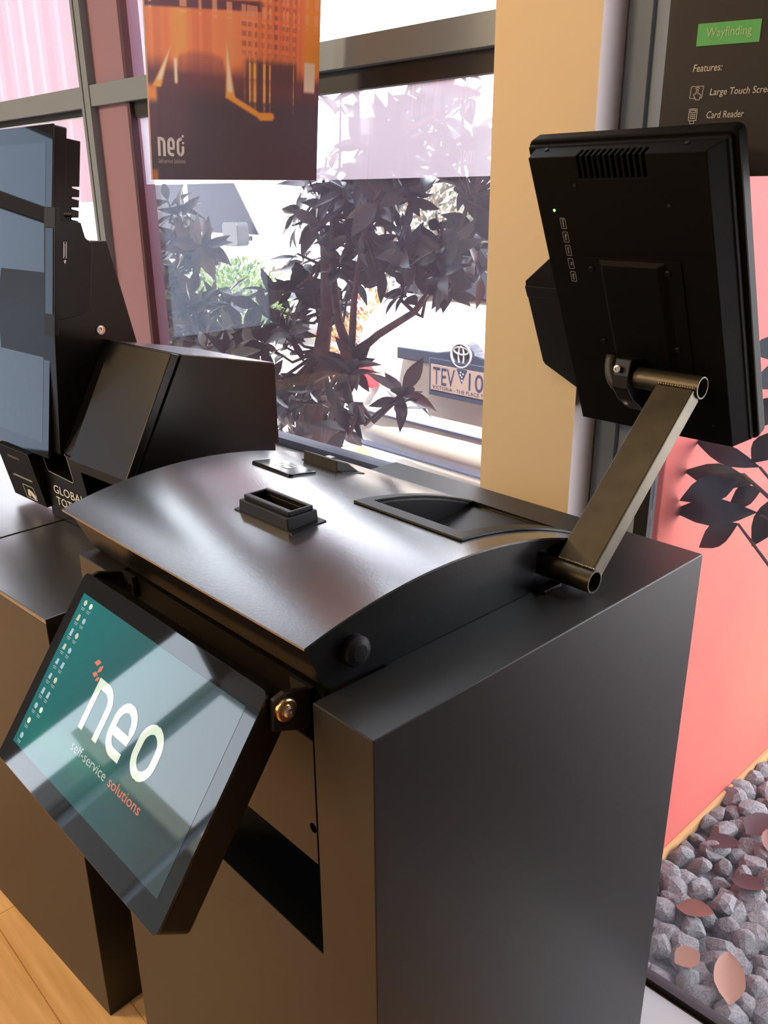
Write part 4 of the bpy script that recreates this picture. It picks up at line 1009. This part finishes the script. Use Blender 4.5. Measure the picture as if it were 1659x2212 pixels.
# bushes further out
def bush(name, label, c, rad, n, seed, material, L, root):
    rnd = random.Random(seed); b = thing(name, label, 'shrub', root); lv_ = MB()
    for i in range(n):
        q = Vector((rnd.gauss(0, 1), rnd.gauss(0, 1), rnd.gauss(0, 1))).normalized()*rnd.uniform(0.55, 1.0)
        p = Vector((c[0]+q.x*rad[0], c[1]+q.y*rad[1], c[2]+q.z*rad[2]))
        d = (q + Vector((rnd.uniform(-.7, .7), rnd.uniform(-.7, .7), rnd.uniform(-.4, .9)))).normalized()
        leaf(lv_, p, p+d*L*rnd.uniform(.7, 1.3), L*0.42, q, 0)
    part('foliage', lv_, material, b)
    part('stem', MB().tube([(c[0], c[1], root[2]), (c[0]+0.02, c[1], c[2])], [0.03, 0.015], 8), M['bark'], b)
    return b
bush('hedge_bush', 'bright green clipped bush out in the yard before the white van', (-6.85, 4.55, 0.70), (0.62, 0.42, 0.38), 1500, 21, M['hedge'], 0.07, (-6.85, 4.55, -0.03))
bush('red_shrub', 'red and yellow leaved shrub seen between the forked magnolia trunks', (-4.35, 4.15, 0.55), (0.66, 0.38, 0.46), 1500, 22, M['redleaf'], 0.06, (-4.35, 4.15, -0.03))
bush('dark_bush', 'fine leaved grey green bush behind the magnolia twigs', (-5.2, 5.2, 1.30), (0.80, 0.45, 0.45), 1400, 23, M['leaf_left'], 0.08, (-5.2, 5.2, -0.03))

# ------------------------------------------------------------------ gravel with fallen leaves
gb_ = MB()
rnd = random.Random(31)
def stone_verts(mbx, c, r, rnd):
    bm = bmesh.new(); bmesh.ops.create_icosphere(bm, subdivisions=1, radius=1.0)
    sq = (rnd.uniform(.8, 1.4), rnd.uniform(.7, 1.1), rnd.uniform(.5, .9)); rot = Matrix.Rotation(rnd.uniform(0, 6.28), 3, 'Z') @ Matrix.Rotation(rnd.uniform(-.6, .6), 3, 'X')
    vs = []
    for v in bm.verts:
        p = Vector((v.co.x*sq[0], v.co.y*sq[1], v.co.z*sq[2]))*(rnd.uniform(.82, 1.1)); vs.append(tuple(Vector(c) + rot @ p*r))
    fs = [[v.index for v in f.verts] for f in bm.faces]; bm.free()
    mbx.add(vs, fs)
visible = []
def in_view(x, y):
    # the triangle of bed the picture shows, bounded by the coral wall, the window foot and the line of sight past the pane
    return x > -0.790 and y > 1.41 and (x < -0.40 - (y-1.45)*0.43 + 0.03) and y < 2.45 and y > 1.41 + max(0, (-0.62-x))*1.6
bed = MB()
y = 1.42
grid = []
while y < 4.2:
    x = -0.765
    while x < 1.2:
        px_, py_ = x + rnd.uniform(-.016, .016), y + rnd.uniform(-.016, .016)
        (grid.append((px_, py_)) if in_view(px_, py_) else (stone_verts(bed, (px_, py_, -0.018 + rnd.uniform(-.006, .008)), rnd.uniform(.026, .036), rnd) if (y < 2.9 and x < 0.4) else None))
        x += 0.050
    y += 0.050
for i in range(420):
    stone_verts(bed, (rnd.uniform(-0.80, -0.2), rnd.uniform(1.41, 2.5), -0.040), rnd.uniform(.022, .032), rnd)
bed.add([(-0.82, 1.40, -0.027), (1.6, 1.40, -0.027), (1.6, 6.0, -0.027), (-0.82, 6.0, -0.027)], [[0, 1, 2, 3]])
gb_o = solo('gravel', bed, M['stone'], 'grey crushed gravel filling the bed between coral wall and window', 'gravel', (-0.3, 1.9, -0.045))
gb_o['kind'] = 'stuff'
protos = [rocky((0, 0, 0), 1.0, 100+i, 2, (random.Random(i).uniform(.9, 1.35), random.Random(i+50).uniform(.75, 1.0), random.Random(i+90).uniform(.55, .85))) for i in range(14)]
for me_ in protos: me_.materials.append(M['chip'])
grid = grid[:290]
for i, (gx, gy) in enumerate(grid):
    ob = bpy.data.objects.new('gravel_stone', protos[i % 14]); C.objects.link(ob)
    s_ = rnd.uniform(.028, .045); ob.scale = (s_, s_, s_)
    ob.location = (gx, gy, -0.016 + rnd.uniform(0, .018)); ob.rotation_euler = (rnd.uniform(-.7, .7), rnd.uniform(-.7, .7), rnd.uniform(0, 6.28))
    tag(ob, 'grey chipped gravel stone in the bed beside the coral wall', 'stone', 'gravel stones beside the coral wall')
FL = [((-0.497, 1.478), 118, 0.125, 0.052, 'deadleaf3', 'large orange tan leaf fallen on the gravel nearest the window'),
      ((-0.585, 1.462), 60, 0.060, 0.045, 'deadleaf3', 'pale curled leaf on the gravel close to the pedestal edge'),
      ((-0.640, 1.600), 20, 0.085, 0.045, 'deadleaf', 'reddish brown leaf on the gravel beside the pedestal'),
      ((-0.660, 1.995), 75, 0.105, 0.062, 'deadleaf2', 'broad maroon leaf on the gravel near the coral wall, largest of the dark ones'),
      ((-0.610, 1.950), 130, 0.090, 0.042, 'deadleaf', 'brown leaf crossing under the broad maroon leaf'),
      ((-0.700, 1.860), 30, 0.085, 0.045, 'deadleaf2', 'dark maroon leaf lying in the shade of the coral wall'),
      ((-0.590, 1.770), 10, 0.080, 0.045, 'deadleaf2', 'dark leaf half buried in the middle of the gravel'),
      ((-0.540, 1.860), 170, 0.085, 0.045, 'deadleaf2', 'dark curved leaf at the right margin of the gravel'),
      ((-0.480, 1.690), 80, 0.050, 0.035, 'deadleaf', 'small rust leaf at the right margin of the gravel')]
for (lx, ly), an, ll, wd, mt_, lab in FL:
    q = MB(); d = Vector((math.cos(R(an)), math.sin(R(an)), 0))*ll/2
    leaf(q, Vector((lx, ly, 0.018))-d, Vector((lx, ly, 0.028))+d, wd*1.25, (0, 0, 1), 0, fold=0.22, droop=-0.06, shape=(0.08, 0.66, 0.97, 1.0, 0.90, 0.62, 0.05))
    solo('fallen_leaf', q, M[mt_], lab, 'leaf', (lx, ly, 0.018), smooth=True)

# coil among the leaves
sp = MB(); pts = [(-1.93 + (0.004+0.0046*i/10)*math.cos(i*0.628), 1.97, 1.345 + (0.004+0.0046*i/10)*math.sin(i*0.628)) for i in range(61)]
sp.tube(pts, 0.0011, 6)
solo('wire_spiral', sp, M['steel'], 'small coiled wire spiral hanging among the magnolia leaves', 'spiral', (-1.93, 1.97, 1.345))

# ------------------------------------------------------------------ parked hatchback, rear towards us
CX, CYR = -2.36, 2.72
ct = thing('hatchback_car', 'pale hatchback parked with its rear to the middle window', 'car', (CX, CYR+1.8, -0.03))
CF = Fr((CX, CYR, -0.03), (1, 0, 0), (0, 1, 0), (0, 0, 1))
# loft cross sections along the length: (y, half width low, half width belt, z floor, z belt, z roof, half width roof)
def carbody():
    mbx = MB(CF)
    prof_c = [(0.06, 0.42), (0.00, 0.50), (-0.02, 0.60), (0.02, 0.72), (0.05, 0.76), (0.04, 0.92), (0.07, 1.08), (0.16, 1.20), (0.42, 1.50), (0.60, 1.53), (1.6, 1.52), (2.3, 1.18), (3.3, 1.00), (3.75, 0.80), (3.8, 0.45), (3.7, 0.25), (0.25, 0.25)]
    n = len(prof_c); xs_ = [-0.86, -0.82, -0.70, -0.35, 0, 0.35, 0.70, 0.82, 0.86]; vs = []
    for x in xs_:
        e = (abs(x)/0.86)**4
        for (yy, zz) in prof_c:
            cy_ = 1.8
            zz2 = 0.9 + (zz-0.9)*(1-0.16*e) if zz > 0.9 else zz
            vs.append((x*(1-0.16*max(0, (zz-1.0))/0.5), cy_ + (yy-cy_)*(1-0.045*e), zz2))
    fs = [[i*n+j, i*n+(j+1) % n, (i+1)*n+(j+1) % n, (i+1)*n+j] for i in range(len(xs_)-1) for j in range(n)]
    fs += [list(range(n)), list(range((len(xs_)-1)*n, len(xs_)*n))]
    return mbx.add(vs, fs)
cbod = part('body', carbody(), M['car'], ct, bevel=0.02); smooth_by_angle(cbod, 50)
part('rear_window', MB(CF).add([(-0.60, 0.150, 1.225), (0.60, 0.150, 1.225), (0.52, 0.395, 1.485), (-0.52, 0.395, 1.485)], [[0, 1, 2, 3]]).add([(-0.60, 0.160, 1.215), (0.60, 0.160, 1.215), (0.52, 0.405, 1.475), (-0.52, 0.405, 1.475)], [[3, 2, 1, 0]]), M['carglass'], ct)
gpoly = [(-0.44, 0.998), (-0.44, 0.945), (0.44, 0.945), (0.44, 0.998)] + [(0.12, 1.000)] + arc(-0.045, 0.995, 0.075, 0.062, 20, 160, 10) + [(-0.19, 1.002)]
part('tailgate_garnish', MB(CF).prism(gpoly, 1, -0.005, 0.06), M['garnish'], ct, bevel=0.006)
badge = MB(CF)
BCX, BCZ, BY = -0.045, 1.005, -0.008
def ring3(mbx, cx, cz, a, b, r, n=28):
    pts_ = [(cx + a*math.cos(2*math.pi*i/n), BY, cz + b*math.sin(2*math.pi*i/n)) for i in range(n+1)]
    mbx.tube(pts_, r, 8, cap=False)
ring3(badge, BCX, BCZ, 0.055, 0.050, 0.0055); ring3(badge, BCX, BCZ+0.020, 0.041, 0.016, 0.0038); ring3(badge, BCX, BCZ-0.003, 0.015, 0.043, 0.0038)
part('badge', badge, M['chrome'], ct, smooth=True)
npf = Fr(CF((-0.215, -0.012, 0.838)), (1, 0, 0), (0, 0, 1), (0, -1, 0))
nfr = part('plate_frame', MB(npf).box(-0.014, 0.386, -0.026, 0.138, -0.010, 0.0), M['garnish'], ct, bevel=0.003)
npl = part('number_plate', MB(npf).box(0.0, 0.372, 0.0, 0.112, 0.0, 0.002), M['plate'], ct)
nt_ = text_mb('TEV', npf, 0.014, 0.028, width=0.128, height=0.074, ext=0.003)
addtext(nt_, text_mb('102', npf, 0.222, 0.028, width=0.132, height=0.074, ext=0.003))
tri = MB(npf).add([(0.152, 0.112, .003), (0.212, 0.112, .003), (0.182, 0.050, .003)], [[0, 1, 2]]); addtext(nt_, tri)
addtext(nt_, text_mb('VICTORIA - THE PLACE TO BE', npf, 0.012, 0.007, width=0.348, height=0.015, ext=0.003))
part('plate_lettering', nt_, M['plate_ink'], npl)
std = MB(npf)
for sx_, sz_ in ((0.176, 0.098), (0.190, 0.092), (0.182, 0.078), (0.174, 0.086), (0.184, 0.064)):
    std.add([(sx_+0.004*math.cos(R(a)), sz_+0.004*math.sin(R(a)), .0035) for a in range(0, 360, 60)], [list(range(6))])
part('plate_stars', std, M['white_ink'], npl)
for s in (-1, 1):
    part('tail_light', MB(CF).prism([(s*0.64, 0.77), (s*0.84, 0.79), (s*0.845, 0.89), (s*0.76, 0.90), (s*0.69, 0.85)], 1, 0.012, 0.10), M['redlens'], ct, bevel=0.01)
    for yy in (0.75, 3.05):
        wh = part('wheel', MB(CF).lathe((s*0.70, yy, 0.30), (s, 0, 0), [(0.20, 0), (0.30, 0.02), (0.30, 0.16), (0.22, 0.18), (0.2, 0.17)], 28), M['tyre'], ct)
part('bumper_line', MB(CF).box(-0.80, 0.80, -0.012, 0.03, 0.655, 0.667).box(-0.80, 0.80, -0.022, 0.03, 0.49, 0.50), M['garnish'], ct)

# ------------------------------------------------------------------ white van, side on
vx, vy = -9.6, 6.0
vt = thing('van', 'white van parked side on in the yard beyond the shrub', 'van', (vx, vy+0.9, -0.03))
VFm = Fr((vx, vy, -0.03), (1, 0, 0), (0, 1, 0), (0, 0, 1))
vp_ = [(-2.6, 0.35), (2.3, 0.35), (2.32, 0.75), (2.15, 1.02), (1.40, 1.16), (0.86, 1.86), (0.60, 1.92), (-2.55, 1.94), (-2.62, 1.0)]
part('body', MB(VFm).prism(vp_, 1, 0, 1.75), M['van'], vt, bevel=0.05)
for pg in ([(-0.30, 1.22), (-0.30, 1.78), (0.72, 1.78), (1.16, 1.22)], [(-1.35, 1.22), (-1.35, 1.78), (-0.42, 1.78), (-0.42, 1.22)], [(-2.45, 1.22), (-2.45, 1.78), (-1.48, 1.78), (-1.48, 1.22)]):
    part('side_window', MB(VFm).prism(pg, 1, -0.012, 0.02), M['carglass'], vt, bevel=0.004)
part('wing_mirror', MB(VFm).prism(rrect(0.86, 1.16, 1.10, 1.36, 0.05), 1, -0.30, -0.14).box(0.96, 1.02, -0.15, 0.01, 1.15, 1.20), M['matte'], vt, bevel=0.01)
part('sill_band', MB(VFm).box(-2.5, 2.2, -0.02, 0.01, 0.55, 0.68), M['garnish'], vt)
for xx in (-1.7, 1.45):
    part('wheel', MB(VFm).lathe((xx, 0.22, 0.33), (0, -1, 0), [(0.22, 0), (0.33, 0.02), (0.33, 0.2), (0.24, 0.23), (0.2, 0.22)], 28), M['tyre'], vt)
